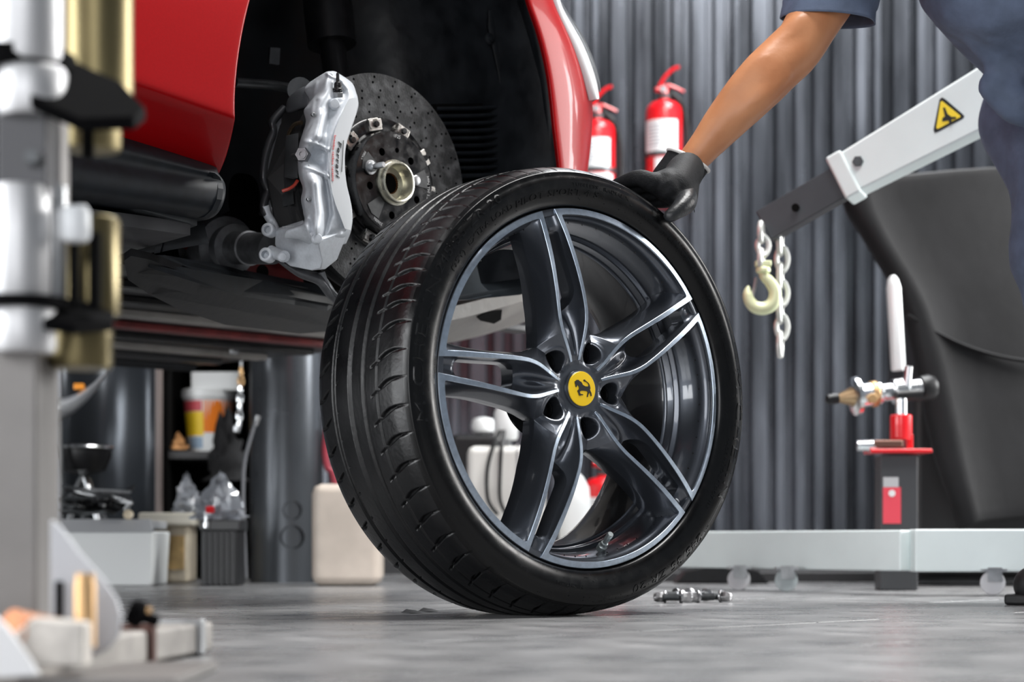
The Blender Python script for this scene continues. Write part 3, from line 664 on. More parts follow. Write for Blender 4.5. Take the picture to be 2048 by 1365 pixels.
# clips
for k in range(10):
    a = R(141.3 - 36 * k); M = MD @ Matrix.Rotation(a, 4, 'Z') @ Matrix.Translation((.1015, 0, -.008))
    o_ = mk('retaining_clip', xf(join(box((-.004, 0, 0), (.010, .030, .007)), box((.004, .0095, .001), (.013, .010, .009)), box((.004, -.0095, .001), (.013, .010, .009)), box((.010, 0, -.002), (.006, .024, .006)), box((-.003, 0, .004), (.004, .026, .003))), M), M_clip, disc, bevel=.0012)
    mk('clip_bolt', xf(join(lathe([(.0058, 0), (.0058, .006), (.0050, .0085), (.002, .0085)], (0.002, 0, .001), (0, 0, 1), 12)), M), M_bell, o_, smooth=True, ang=40)
# centre hub ring, splined bore
mk('hub_nose', lathe([(.0395, .012), (.0395, .017), (.0362, .018), (.0358, .0260), (.0352, .0275), (.0330, .0280), (.0316, .0268), (.0310, .010), (.029, .004), (.018, .004)], CO, cn, 64, False), mat('pale_hub_steel', (.62, .60, .50), .30, .85, noise=.18, nscale=40, rnoise=.1), disc, smooth=True, ang=45)
sp_ = []
for k in range(56):
    r_ = .0185 if k % 2 else .0165; a = 2 * math.pi * k / 56; sp_.append((r_, a))
V = [D3(r_ * math.cos(a), r_ * math.sin(a), .0045) for r_, a in sp_] + [D3(r_ * math.cos(a), r_ * math.sin(a), -.04) for r_, a in sp_]
mk('splined_bore', (V, [(k, (k + 1) % 56, 56 + (k + 1) % 56, 56 + k) for k in range(56)] + [tuple(range(56, 112))]), mat('rusty_splines', (.20, .085, .03), .5, .5, noise=.4, nscale=90), disc)
stud = D3(.0565 * math.cos(R(168)), .0565 * math.sin(R(168)) + .0, .014)
stud = CP(740, 335, .016)
mk('locating_stud', join(lathe([(.0125, 0), (.0125, .003), (.006, .004)], stud, cn, 24), lathe([(.0085, .003), (.0080, .010), (.0052, .013), (.0052, .034), (.0040, .036), (.003, .036)], stud, cn, 20)), M_steel, disc, smooth=True, ang=40)
pk = CP(831, 361, .016)
mk('rubber_plug', lathe([(.0090, 0), (.0088, .0035), (.0070, .005), (.001, .0052)], pk, cn, 24), M_steel, disc, smooth=True, label='light grey plug in hub face')
def hubtext(s, ang, r0, size, flip=False):
    v, f = textvf(s, size, .0002); out = []
    for q in v:
        a = ang - q.x / r0 * (1 if not flip else -1); r = r0 + q.y * (1 if not flip else -1); out.append(D3(r * math.cos(a), r * math.sin(a), .01475))
    mk('lettering', (out, f), M_wink, disc, label='small white lettering')
hubtext('MIN TH 1.33"/33.8', R(-8), .080, .0085); hubtext('1F25', R(86), .081, .0085); hubtext('336086', R(-118), .0805, .0075)
hubtext('57086', R(152), .0795, .0070)

# ------------------------------------------------------------------ caliper
cal = thing('brake_caliper', 'silver brake caliper with black and red lettering, clamped over the dark disc', 'brake caliper', CO)
M_cal = mat('caliper_silver', (.56, .59, .63), .46, .2, coat=.1, noise=.05, nscale=200, bump=.04, bscale=260)
M_caldark = mat('caliper_window_dark', (.012, .012, .013), .6)
# rows top -> bottom; columns: disc side, rim of the face, pad left, valley, ridge, outer edge, wrap, back
Rw = [
 [(560,160,-.010),(545,157,.020),(530,158,.035),(515,160,.042),(500,168,.040),(480,180,.030),(455,196,.010),(430,212,-.020)],
 [(640,215,-.010),(622,205,.030),(590,198,.056),(560,198,.064),(530,190,.062),(490,205,.050),(440,232,.020),(400,250,-.015)],
 [(664,270,-.010),(655,262,.035),(625,255,.066),(580,255,.060),(535,240,.068),(495,262,.058),(452,278,.030),(425,300,-.005)],
 [(672,300,-.010),(668,300,.050),(640,300,.070),(580,310,.058),(520,300,.070),(475,300,.064),(435,315,.034),(415,330,.005)],
 [(672,335,-.010),(668,340,.060),(610,345,.078),(556,345,.060),(500,340,.068),(462,345,.064),(418,352,.036),(398,360,.010)],
 [(652,400,-.010),(648,405,.060),(575,410,.078),(530,400,.062),(490,395,.070),(450,400,.064),(424,405,.040),(408,412,.012)],
 [(630,460,-.010),(628,465,.060),(550,470,.078),(510,465,.064),(470,455,.072),(430,460,.066),(404,465,.040),(392,470,.012)],
 [(612,515,-.010),(610,520,.060),(538,525,.078),(505,520,.070),(460,510,.076),(415,515,.068),(388,520,.040),(376,525,.010)],
 [(604,570,-.010),(601,575,.060),(530,580,.078),(500,575,.056),(455,575,.054),(410,570,.056),(380,572,.040),(369,575,.010)],
 [(602,630,-.010),(600,635,.060),(526,640,.078),(500,635,.056),(455,630,.054),(408,630,.056),(380,630,.040),(368,632,.010)],
 [(606,690,-.010),(604,695,.060),(530,695,.078),(504,690,.070),(460,680,.076),(415,685,.068),(386,690,.040),(374,692,.010)],
 [(615,745,-.010),(613,750,.060),(538,750,.078),(515,750,.064),(480,745,.072),(435,745,.068),(402,748,.042),(392,750,.012)],
 [(630,810,-.010),(628,815,.060),(550,815,.078),(520,815,.066),(485,810,.070),(430,805,.064),(394,805,.040),(384,808,.012)],
 [(640,870,-.010),(638,875,.058),(568,875,.078),(530,875,.066),(490,870,.070),(440,865,.066),(405,868,.042),(395,872,.012)],
 [(642,930,-.010),(638,935,.055),(592,930,.076),(535,930,.070),(500,930,.064),(450,925,.072),(405,920,.050),(396,925,.020)],
 [(635,975,-.010),(622,985,.050),(600,985,.068),(545,990,.074),(480,1000,.064),(440,985,.072),(390,955,.054),(310,962,.010)],
 [(612,1030,-.010),(598,1035,.020),(570,1045,.030),(530,1050,.034),(485,1050,.034),(430,1035,.030),(370,1010,.020),(300,1005,.000)],
]
A_ = np.array(Rw, float)                                   # rows x 8 x 3
def upsample(A, n, axis):
    A = np.moveaxis(A, axis, 0); P = np.concatenate([A[:1], A, A[-1:]]); out = []
    for i in range(len(A) - 1):
        p0, p1, p2, p3 = P[i], P[i+1], P[i+2], P[i+3]
        for k in range(n):
            t = k / n; out.append(.5 * (2*p1 + (p2-p0)*t + (2*p0-5*p1+4*p2-p3)*t*t + (3*p1-p0-3*p2+p3)*t**3))
    out.append(A[-1]); return np.moveaxis(np.array(out), 0, axis)
A_ = upsample(upsample(A_, 9, 0), 9, 1)
for _ in range(36):
    U_ = A_[..., 2]; U_[1:-1] = (U_[:-2] + 2 * U_[1:-1] + U_[2:]) / 4; U_[:, 1:-1] = (U_[:, :-2] + 2 * U_[:, 1:-1] + U_[:, 2:]) / 4 if _ < 14 else U_[:, 1:-1]
def seg(x0, y0, x1, y1):
    px, py = A_[..., 0], A_[..., 1]; dx, dy = x1 - x0, y1 - y0; t = np.clip(((px - x0) * dx + (py - y0) * dy) / (dx*dx + dy*dy), 0, 1)
    return np.hypot(px - x0 - t * dx, py - y0 - t * dy)
def bump_(pts, amp, w, p=2):
    d = np.min([seg(*a_, *b_) for a_, b_ in zip(pts[:-1], pts[1:])], 0); A_[..., 2] += amp * np.exp(-(d / w) ** p)
bump_([(492, 380), (484, 430), (470, 480)], .007, 26, 3)               # upper piston bulge
bump_([(455, 730), (462, 800), (474, 880), (470, 985)], .009, 27, 3)    # lower piston bulge
bump_([(402, 512), (455, 522), (520, 555)], .006, 9)                    # upper rib
bump_([(398, 640), (450, 655), (520, 688)], .006, 9)                    # lower rib
bump_([(455, 598), (500, 615)], -.004, 24, 3)                           # pocket beside the bolt
bump_([(450, 560), (505, 578)], -.006, 10)
bump_([(462, 215), (448, 270), (446, 320), (438, 370), (424, 415), (412, 450), (392, 500)], .003, 9)   # edge ridge
bump_([(385, 640), (396, 715), (410, 765), (398, 810), (402, 860)], .003, 9)
bump_([(520, 170), (560, 190), (610, 205), (648, 245), (664, 280)], .007, 10)   # raised rim at the top
bump_([(525, 165), (505, 240), (470, 290)], .004, 12)
bump_([(565, 235), (600, 262)], -.008, 26, 3)
bump_([(540, 330), (520, 400), (510, 470)], -.004, 10)                  # valley before the lettered face
bump_([(505, 700), (528, 800), (530, 880), (512, 960), (488, 1015)], -.005, 9)
bump_([(430, 900), (440, 960), (452, 1010)], -.006, 8)
bump_([(512, 1130), (505, 1060), (540, 1000), (590, 985)], .006, 11)
bump_([(404, 925), (430, 1000), (470, 1090), (490, 1145)], .005, 10)
vf = grid([[CK(*q) for q in row] for row in A_])
mk('caliper_body', vf, M_cal, cal, smooth=True, ang=180, solid=.010)
padrows = [((668,292),(628,296)), ((672,318),(608,330)), ((662,375),(580,395)), ((640,432),(556,455)), ((618,500),(540,520)), ((606,570),(532,585)), ((604,640),(528,650)), ((610,710),(532,715)), ((624,780),(542,775)), ((638,850),(560,835)), ((640,910),(582,890)), ((636,962),(606,955))]
rows_ = [[CK(*a_, .070), CK(*a_, .0785), CK(*a_, .0800), CK((a_[0] + b_[0]) / 2, (a_[1] + b_[1]) / 2, .0805), CK(*b_, .0800), CK(*b_, .0785), CK(*b_, .070)] for a_, b_ in padrows]
pad = mk('logo_face', grid(rows_), mat('caliper_face_paint', (.58, .60, .62), .42, .1, coat=.2), cal, smooth=True, ang=35, label='flat light grey face carrying the lettering')
def padtext(s, x0, y0, x1, y1, hgt, m, lab, shear=0, st=1.):
    """text running from crop point 0 to crop point 1, letter tops to the right"""
    v, f = textvf(s, 1, .003, shear, 1.12, .012); xs = [q.x for q in v]; ys = [q.y for q in v]; L = max(xs) - min(xs); H_ = max(ys) - min(ys); out = []
    for q in v:
        a = (q.x - min(xs)) / L; b = (q.y - min(ys)) / H_ * hgt
        cx = x0 + (x1 - x0) * a; cy = y0 + (y1 - y0) * a; bow = -6 * 4 * a * (1 - a)
        out.append(CK(cx + b + bow, cy + b * .08, .0812 + q.z * .1))
    return mk('lettering', (out, f), m, cal, label=lab)
padtext('Ferrari', 574, 512, 562, 698, 19, M_ink, 'black lettering on the caliper', .3)
mk('letter_bar', slab([CK(597, 508, .0812), CK(600, 508, .0812), CK(591, 668, .0812), CK(588, 668, .0812)], cn, .0004), M_ink, cal)
padtext('brembo carbon ceramic', 553, 482, 543, 714, 10, mat('red_ink', (.62, .01, .01), .5), 'small red lettering on the caliper')
# bottom lug text
mt = textvf('brembo', 1, .01); xs = [q.x for q in mt[0]]; L = max(xs) - min(xs)
mk('lettering', ([CK(292 + (q.x - min(xs)) / L * 58, 947 - q.y * 14 - (q.x - min(xs)) / L * 8, .0 + .012 * (q.x - min(xs)) / L + .004) for q in mt[0]], mt[1]), M_wink, cal)
# inner half of the caliper (far side of the disc)
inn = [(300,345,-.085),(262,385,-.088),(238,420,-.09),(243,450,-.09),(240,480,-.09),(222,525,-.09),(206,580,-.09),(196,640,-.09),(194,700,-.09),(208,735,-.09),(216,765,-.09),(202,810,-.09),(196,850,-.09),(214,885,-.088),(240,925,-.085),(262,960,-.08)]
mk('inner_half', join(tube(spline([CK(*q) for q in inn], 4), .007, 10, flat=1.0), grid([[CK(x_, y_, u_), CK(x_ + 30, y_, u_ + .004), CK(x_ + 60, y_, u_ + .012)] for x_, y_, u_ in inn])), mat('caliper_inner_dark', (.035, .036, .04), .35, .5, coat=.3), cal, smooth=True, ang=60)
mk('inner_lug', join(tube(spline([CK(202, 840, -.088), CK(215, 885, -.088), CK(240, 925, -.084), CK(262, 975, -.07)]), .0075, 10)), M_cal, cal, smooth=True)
# upper bridge in dark shade, lower bridge silver
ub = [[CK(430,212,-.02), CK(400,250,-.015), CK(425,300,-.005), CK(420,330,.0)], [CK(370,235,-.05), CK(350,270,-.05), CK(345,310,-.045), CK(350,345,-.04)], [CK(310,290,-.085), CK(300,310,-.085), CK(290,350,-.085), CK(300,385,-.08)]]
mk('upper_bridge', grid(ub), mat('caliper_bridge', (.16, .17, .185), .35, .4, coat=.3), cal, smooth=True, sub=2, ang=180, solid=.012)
fp = [(253,962,-.068),(359,941,-.004),(398,926,.046),(430,990,.068),(470,1016,.071),(520,1002,.071),(560,988,.074),(614,966,.070),(619,980,.052),(569,1111,.034),(507,1160,.020),(493,1120,.064),(485,1154,.044),(430,1168,.018),(329,1146,-.036),(284,1112,-.054),(250,1036,-.070),(372,948,.010)]
ff = [(0, 1, 11, 12, 13, 14, 15, 16), (1, 2, 3, 4, 11), (4, 5, 6, 7, 8, 9, 11), (11, 9, 10, 12), (12, 10, 13)]
mk('caliper_foot', ([CK(*q) for q in fp], ff), M_cal, cal, solid=.010, bevel=.0035, label='smooth angular silver foot of the caliper')
mk('foot_top', slab([CK(253,962,-.068), CK(372,938,.0), CK(398,915,.04), CK(396,912,.0), CK(300,940,-.05), CK(250,958,-.075)], -cz, .012), M_cal, cal, bevel=.002)
mk('pad_window', slab([CK(415, 335, -.02), CK(370, 560, -.03), CK(400, 915, -.03), CK(262, 950, -.08), CK(215, 700, -.08), CK(300, 370, -.08)], -cn, .004), M_caldark, cal)
mk('brake_pad', join(slab([CK(372, 470, -.005), CK(330, 480, -.02), CK(322, 690, -.02), CK(368, 700, -.005)], -cn, .012), slab([CK(300, 780, -.05), CK(345, 760, -.03), CK(350, 830, -.03), CK(310, 840, -.05)], -cn, .008)), M_darksteel, cal, bevel=.001)
mk('pad_spring', tube(spline([CK(388, 418, .0), CK(350, 430, -.02), CK(322, 480, -.04), CK(318, 560, -.04)]), .0035, 8), mat('brass_dark', (.16, .12, .08), .4, .8), cal, smooth=True)
mk('sensor_wire', tube(spline([CK(366, 712, -.0), CK(350, 735, -.01), CK(325, 752, -.02), CK(290, 765, -.03)]), .0028, 8), mat('wire_red', (.45, .05, .03), .4), cal, smooth=True)
mk('pad_pin', cyl(CK(325, 590, -.04), CK(398, 588, .04), .0055), M_steel, cal, smooth=True)
pb = CK(402, 585, .050)
mk('pin_bolt', join(hexhead(pb - cd * .0, (-cd + cn * .55).normalized(), .0125, .013), lathe([(.0085, .012), (.0085, .0145), (.0035, .0150), (.003, .011)], pb, (-cd + cn * .55).normalized(), 20)), mat('bolt_grey', (.20, .20, .21), .4, .8), cal, smooth=True, ang=35, label='grey hexagonal pin bolt')
nb = CK(572, 285, .066)
nd = Vector((0, -.25, 1)).normalized()
nip = mk('bleed_nipple', join(hexhead(nb, nd, .0082, .009), lathe([(.005, .008), (.005, .012)], nb, nd, 16), lathe([(.0086, .010), (.0086, .0125), (.0070, .014), (.0064, .017), (.0068, .018), (.0058, .022), (.0030, .024), (.0026, .036), (.0016, .038)], nb, nd, 20)), M_black, cal, smooth=True, ang=35)
mk('nipple_hex', hexhead(nb - nd * .002, nd, .0090, .009), M_steel, cal)
for x_, y_, u_, r_ in ((556, 322, .072, .0085), (468, 1004, .0735, .0085), (293, 1098, .012, .007), (447, 378, .070, .0035), (424, 806, .068, .0035)):
    mk('boss', lathe([(r_ * 1.1, -.006), (r_ * 1.0, -.001), (r_ * .85, .0005), (r_ * .5, .0008), (.001, .0008)] if r_ > .005 else [(r_, -.004), (r_, .002), (r_ * .6, .0024), (r_ * .4, .001)], CK(x_, y_, u_), (cn - cd * .4).normalized(), 24), M_cal if r_ > .005 else M_steel, cal, smooth=True)
mk('mounting_lug', join(lathe([(.0115, -.01), (.0115, .008), (.0095, .010), (.0065, .010), (.006, .0)], CK(224, 963, -.075), (-cd + cn * .6).normalized(), 28), lathe([(.0120, -.01), (.0120, .010), (.0100, .012), (.0070, .012), (.0065, .0)], CK(216, 1090, -.07), (-cd + cn * .6).normalized(), 28), tube([CK(232, 1068, -.07), CK(270, 1085, -.05), CK(300, 1095, -.02)], .010, 12)), M_cal, cal, smooth=True, ang=50)
# ================================================================== FOREGROUND LEFT: column jack
JY = 1.62
M_alu = mat('brushed_aluminium', (.55, .55, .56), .55, .9, rnoise=.06, nscale=20)
M_jgrey = mat('jack_grey_paint', (.20, .188, .18), .45, .1, noise=.08, nscale=12)
M_zinc = mat('yellow_zinc', (.20, .165, .085), .36, .95, noise=.35, nscale=14, stretch=(1, 1, .25), rnoise=.12)
M_jblack = mat('jack_black_ring', (.004, .004, .0045), .8, 0, spec=.04)
M_plast = mat('white_nylon', (.78, .80, .82), .4)
jack = thing('vehicle_jack', 'blurred grey floor jack column with chrome and brass-coloured cylinders in the left foreground', 'jack', (W(40, 1340, JY).x, JY, 0))
def wr(px0, px1, Y): return (px1 - px0) / 2 / F * Y
def vcyl(name, px0, px1, py0, py1, Y, m, prof=None, lab=None, sm=True):
    """upright turned part filling the pixel box at depth Y (given at its axis)"""
    r = wr(px0, px1, Y); c = W((px0 + px1) / 2, py1, Y); h = (py1 - py0) / F * Y
    pf = prof or [(.93, 0), (1, .03), (1, .97), (.93, 1)]
    return mk(name, lathe([(a * r, b * h) for a, b in pf], c, (0, 0, 1), 48), m, jack, smooth=True, ang=40, label=lab)
vcyl('upper_sleeve', -14, 126, -260, 128, JY, M_alu)
vcyl('ring_plate', -90, 150, 112, 150, JY + .02, M_jblack)
mk('flange_arm', slab([W(60, 128, JY + .0), W(150, 118, JY + .02), W(235, 165, JY + .03), W(292, 215, JY + .05), W(270, 232, JY + .0), W(160, 236, JY - .02), W(60, 190, JY - .03)], (0, .03, -1), .012), M_jblack, jack, bevel=.003)
vcyl('lower_collar', -6, 134, 138, 236, JY, M_alu, [(.90, 0), (1, .12), (1, .9), (.92, 1)])
vcyl('zinc_tube', 126, 266, -260, 205, JY + .10, M_zinc, [(1, 0), (1, 1)])
mk('zinc_slot', box(W(176, 60, JY + .076), (.010, .010, .22)), M_blackmat, jack, bevel=.003)
vcyl('zinc_tube', 122, 242, 195, 302, JY + .10, M_zinc, [(.95, 0), (1, .06), (1, 1)])
mk('inner_post', box((W(50, 300, JY).x, JY + .01, W(50, 305, JY).z), (.040, .04, .075)), mat('post_dark', (.05, .05, .055), .45, .3), jack, bevel=.002)
mk('outer_post', box((W(118, 300, JY + .06).x, JY + .05, W(118, 312, JY).z), (.016, .03, .11)), mat('post_light', (.42, .40, .39), .5), jack, bevel=.002)
mk('post_bolt', hexhead(W(68, 316, JY - .012), (0, -1, 0), .007, .008), M_darksteel, jack)
vcyl('middle_sleeve', -14, 100, 372, 612, JY - .0, M_alu)
vcyl('side_sleeve', 92, 134, 372, 600, JY + .03, M_steel)
vcyl('lower_zinc_tube', 130, 240, 436, 632, JY + .06, M_zinc, [(.97, 0), (1, .03), (1, .96), (.9, 1)])
mk('tube_slot', box(W(190, 540, JY + .018), (.010, .008, .062)), M_blackmat, jack, bevel=.002)
mk('tube_slot', box(W(148, 540, JY + .022), (.008, .008, .066)), M_blackmat, jack, bevel=.002)
mk('nylon_stop', join(lathe([(.0095, 0), (.0125, .004), (.0125, .024), (.010, .028)], W(150, 484, JY + .0), (0, 0, 1), 24), lathe([(.006, 0), (.0065, .012), (.005, .014)], W(160, 446, JY + .0), (0, 0, 1), 20)), M_plast, jack, smooth=True)
vcyl('ring_plate', -60, 140, 598, 622, JY + .01, M_jblack)
mk('flange_arm', slab([W(60, 604, JY), W(150, 600, JY + .02), W(228, 622, JY + .05), W(226, 640, JY + .03), W(150, 646, JY - .01), W(60, 634, JY - .02)], (0, .03, -1), .010), M_jblack, jack, bevel=.002)
vcyl('lower_collar', -14, 112, 614, 706, JY, M_alu, [(.90, 0), (1, .12), (1, .92), (.94, 1)])
vcyl('bottom_zinc_tube', 96, 226, 640, 738, JY + .06, M_zinc, [(.93, 0), (1, .08), (1, 1)])
# square steel column
zc = W(0, 700, JY).z
c0 = W(18, 1000, JY + .03)
mk('column', box((c0.x - .01, JY + .05, zc / 2 + .006), (.078, .08, zc - .012)), M_jgrey, jack, bevel=.004)
gz = lambda px, py, Y: W(px, py, Y)
gp = [(100, 1040), (116, 1052), (160, 1110), (205, 1160), (232, 1200), (240, 1230), (236, 1270), (214, 1300), (150, 1335), (100, 1350)]
mk('gusset_plate', slab([gz(x_, y_, JY - .0) for x_, y_ in gp], (.2, 1, 0), .006), mat('jack_light_grey', (.50, .51, .54), .42), jack, bevel=.001)
mk('gusset_plate', slab([gz(x_, y_, JY - .12) for x_, y_ in [(-140, 1170), (-20, 1225), (14, 1258), (62, 1326), (76, 1352), (-140, 1365)]], (.2, 1, 0), .006), mat('jack_white', (.75, .75, .76), .42), jack, bevel=.001)
mk('gusset_slot', box(gz(118, 1200, JY - .006), (.006, .006, .030)), M_jblack, jack, bevel=.001)
def flr(px, Y): return Vector(((px - CX) / F * Y, Y, 0))
b0, b1 = flr(-30, 1.52), flr(372, 2.02)
bd = (b1 - b0); bl = bd.length; ba = math.atan2(bd.y, bd.x); bm_ = (b0 + b1) / 2
mk('base_beam', box((bm_.x, bm_.y + .01, .017), (bl, .055, .030), ba), mat('worn_base_grey', (.30, .28, .26), .55, .1, noise=.3, nscale=18), jack, bevel=.004)
mk('base_clamp', box((b0 + bd * .90 + Vector((0, .01, .019))), (.016, .066, .036), ba), M_steel, jack, bevel=.003)
mk('base_clamp', box((b0 + bd * .60 + Vector((0, .01, .019))), (.012, .066, .036), ba), mat('rust_clamp', (.10, .04, .03), .6), jack, bevel=.003)
mk('base_plate', box((W(20, 1350, JY).x, JY + .02, .004), (.30, .22, .008)), M_jgrey, jack, bevel=.002)
mk('wedge_block', prism([(-.03, 0), (.03, 0), (.03, .034), (-.01, .038), (-.03, .02)], W(108, 1330, JY - .06), (1, 0, 0), (0, 0, 1), .03), mat('worn_white_block', (.66, .62, .57), .5, noise=.2, nscale=40), jack, bevel=.003)
mk('brass_bolt', lathe([(.0085, 0), (.0085, .050), (.0075, .052), (.0075, .058), (.004, .058)], W(170, 1295, JY - .05), (0, 0, 1), 28), mat('brass', (.50, .32, .16), .5, .9), jack, smooth=True)
mk('copper_roller', cyl(W(25, 1262, JY - .08), W(108, 1272, JY - .05), .017, .015, 32), mat('copper_orange', (.30, .11, .04), .5, .4, noise=.4, nscale=30), jack, smooth=True, ang=40)
mk('hand_knob', join(lathe([(.009, 0), (.012, .004), (.012, .012), (.006, .015), (.005, .026), (.003, .027)], W(258, 1222, JY + .06), (.5, 0, -.2), 20)), M_jblack, jack, smooth=True)
mk('brass_tip', cyl(W(284, 1222, JY + .06), W(302, 1226, JY + .06), .004), MATS['brass'], jack, smooth=True)

# ================================================================== LEFT BACKGROUND (beyond the car)
BY = 5.15     # depth of the row of things on the floor
def bz(py, Y=BY): return W(0, py, Y).z
def pbox(px0, px1, py0, py1, Y, depth):
    a = W(px0, py1, Y); b = W(px1, py0, Y); return box(((a.x + b.x) / 2, Y + depth / 2, (a.z + b.z) / 2), (b.x - a.x, depth, b.z - a.z))
def gbox(px0, px1, py0, Y, depth, z0=0):
    a = W(px0, 1000, Y); b = W(px1, py0, Y); return box(((a.x + b.x) / 2, Y + depth / 2, (z0 + b.z) / 2), (b.x - a.x, depth, b.z - z0))
M_cream = mat('cream_plastic', (.66, .58, .45), .45, noise=.15, nscale=12)
M_smoke = mat('grey_sheet_dark', (.055, .062, .072), .28, .5, noise=.3, nscale=3, stretch=(1, 1, .4))
# white crate with grey slanted lid
crate = thing('storage_box', 'white plastic box with a grey rim, its front facing the camera, beside the cream tub', 'box', (W(212, 1100, BY).x, BY, 0))
a0 = W(118, 1000, BY).x; a1 = W(306, 1000, BY).x; zt = bz(1040)
V = [Vector(p) for p in ((a0 + .012, BY + .0, 0), (a1 - .005, BY + .0, 0), (a1 + .0, BY - .01, zt - .03), (a0 - .01, BY - .01, zt - .03), (a0 + .012, BY + .24, 0), (a1 - .005, BY + .24, 0), (a1, BY + .26, zt - .03), (a0 - .01, BY + .26, zt - .03))]
mk('body', (V, [(0, 1, 2, 3), (5, 4, 7, 6), (1, 5, 6, 2), (4, 0, 3, 7), (0, 4, 5, 1), (3, 2, 6, 7)]), M_white, crate, bevel=.006)
mk('rim', join(slab([(a0 - .018, BY - .012, zt - .034), (a1 + .004, BY - .012, zt - .034), (a1 - .010, BY + .03, zt + .0), (a0 - .018, BY + .03, zt + .0)], (0, -1, .4), .006), box(((a0 + a1) / 2 - .01, BY + .15, zt - .012), (a1 - a0, .24, .02))), mat('lid_grey', (.42, .43, .45), .4), crate, bevel=.003)
# cream tub with folded rim
tub = thing('storage_tub', 'cream translucent tub with a thick rim between the white box and black battery', 'tub', (W(330, 1100, BY + .3).x, BY + .3, 0))
mk('body', gbox(308, 376, 1050, BY + .33, .16), M_cream, tub, bevel=.012)
mk('rim', pbox(276, 384, 1026, 1052, BY + .30, .22), mat('cream_rim', (.72, .68, .58), .4), tub, bevel=.006)
mk('label_patch', pbox(330, 368, 1072, 1140, BY + .326, .006), mat('ochre_label', (.62, .42, .18), .6, noise=.3, nscale=20), tub)
# black battery crate
bat = thing('battery_box', 'black ribbed car battery standing left of the grey round pillar', 'battery', (W(440, 1100, BY).x, BY, 0))
mk('case', gbox(402, 476, 1060, BY + .04, .14), mat('battery_black', (.020, .021, .023), .42), bat, bevel=.005)
mk('lid', pbox(398, 480, 1040, 1062, BY + .035, .15), mat('battery_lid', (.035, .036, .038), .35), bat, bevel=.004)
for i in range(6): mk('rib', gbox(408 + i * 11.5, 411.5 + i * 11.5, 1064, BY + .034, .008), MATS['battery_lid'], bat, bevel=.001)
mk('terminal', lathe([(.009, 0), (.009, .014), (.005, .016), (.005, .03)], W(412, 1056, BY + .03), (0, 0, 1), 16), M_chrome, bat, smooth=True)
# crumpled bags on the battery
bag = thing('plastic_bag', 'crumpled clear grey plastic bag with a red tag lying on the black battery', 'bag', W(430, 1040, BY + .1))
def crumple(cx, cy, Y, w, h, seed, n=14, dpt=.12):
    r_ = random.Random(seed); rows_ = []
    for i in range(n):
        v = i / (n - 1); row = []
        for j in range(n + 4):
            t = j / (n + 4) * 2 * math.pi; k = (1 - v) ** .55 * (1 + .35 * r_.uniform(-1, 1))
            row.append(W(cx, cy, Y) + Vector((math.cos(t) * w / 2 * k, math.sin(t) * dpt / 2 * k, v * h * (1 + .25 * r_.uniform(-1, 1)))))
        row.append(row[0]); rows_.append(row)
    return grid(rows_)
M_film = mat('clear_film', (.36, .38, .42), .28, 0, trans=.25, coat=.4, bump=.4, bscale=30)
mk('film', crumple(440, 1040, BY + .10, .13, .105, 4), M_film, bag, smooth=True, ang=30)
mk('red_tag', box(W(420, 1020, BY + .02), (.022, .01, .018), .2, .3), M_redplastic, bag, bevel=.003)
bag2 = thing('plastic_bag', 'smaller twisted plastic bag with pointed top, left of the crumpled grey bag', 'bag', W(380, 1030, BY + .4))
mk('film', crumple(374, 1030, BY + .40, .08, .10, 9, 14, .08), M_film, bag2, smooth=True, ang=30)
# tangle of black cables and spanners on the white box
r_ = random.Random(11)
cabs = thing('cable_heap', 'tangled black cables and clips heaped on the white box', 'cables', W(200, 1038, BY + .1))
for i in range(14):
    p = [W(118 + r_.uniform(0, 150), 1028 - r_.uniform(0, 60) * (1 - i / 20), BY + .03 + r_.uniform(0, .18)) for _ in range(5)]
    mk('cable', tube(spline(p, 6), .0042, 8), [M_black, M_darksteel, M_black, M_steel][i % 4], cabs, smooth=True)
mk('cable_clip', lathe([(.006, 0), (.013, .006), (.013, .014), (.004, .02)], W(255, 1034, BY + .02), (.3, -.6, .4), 16), mat('tan_knob', (.70, .60, .45), .4), cabs, smooth=True)
# creeper stool
st = thing('workshop_stool', 'round black stool with a chrome rim and crossed chrome legs behind the white box', 'stool', (W(168, 900, 5.7).x, 5.7, 0))
sc_ = W(168, 900, 5.7)
mk('seat', lathe([(.03, -.070), (.060, -.06), (.078, -.02), (.078, 0), (.06, .014), (.01, .018)], sc_, (0, 0, 1), 40), M_black, st, smooth=True)
mk('seat_rim', tube([sc_ + Vector((.081 * math.cos(k / 40 * 6.2832), .081 * math.sin(k / 40 * 6.2832), .006)) for k in range(40)], .0045, 8, closed=True), M_chrome, st, smooth=True)
mk('stem', cyl((sc_.x, 5.7, .12), (sc_.x, 5.7, sc_.z - .04), .012), M_darksteel, st, smooth=True)
for k in range(4):
    a = R(45 + 90 * k); mk('leg', tube([(sc_.x + .01 * math.cos(a), 5.7 + .01 * math.sin(a), sc_.z - .08), (sc_.x + .16 * math.cos(a) * (1 if k % 2 else 1), 5.7 + .16 * math.sin(a), .012)], .010, 10, flat=.6), M_chrome, st, smooth=True)
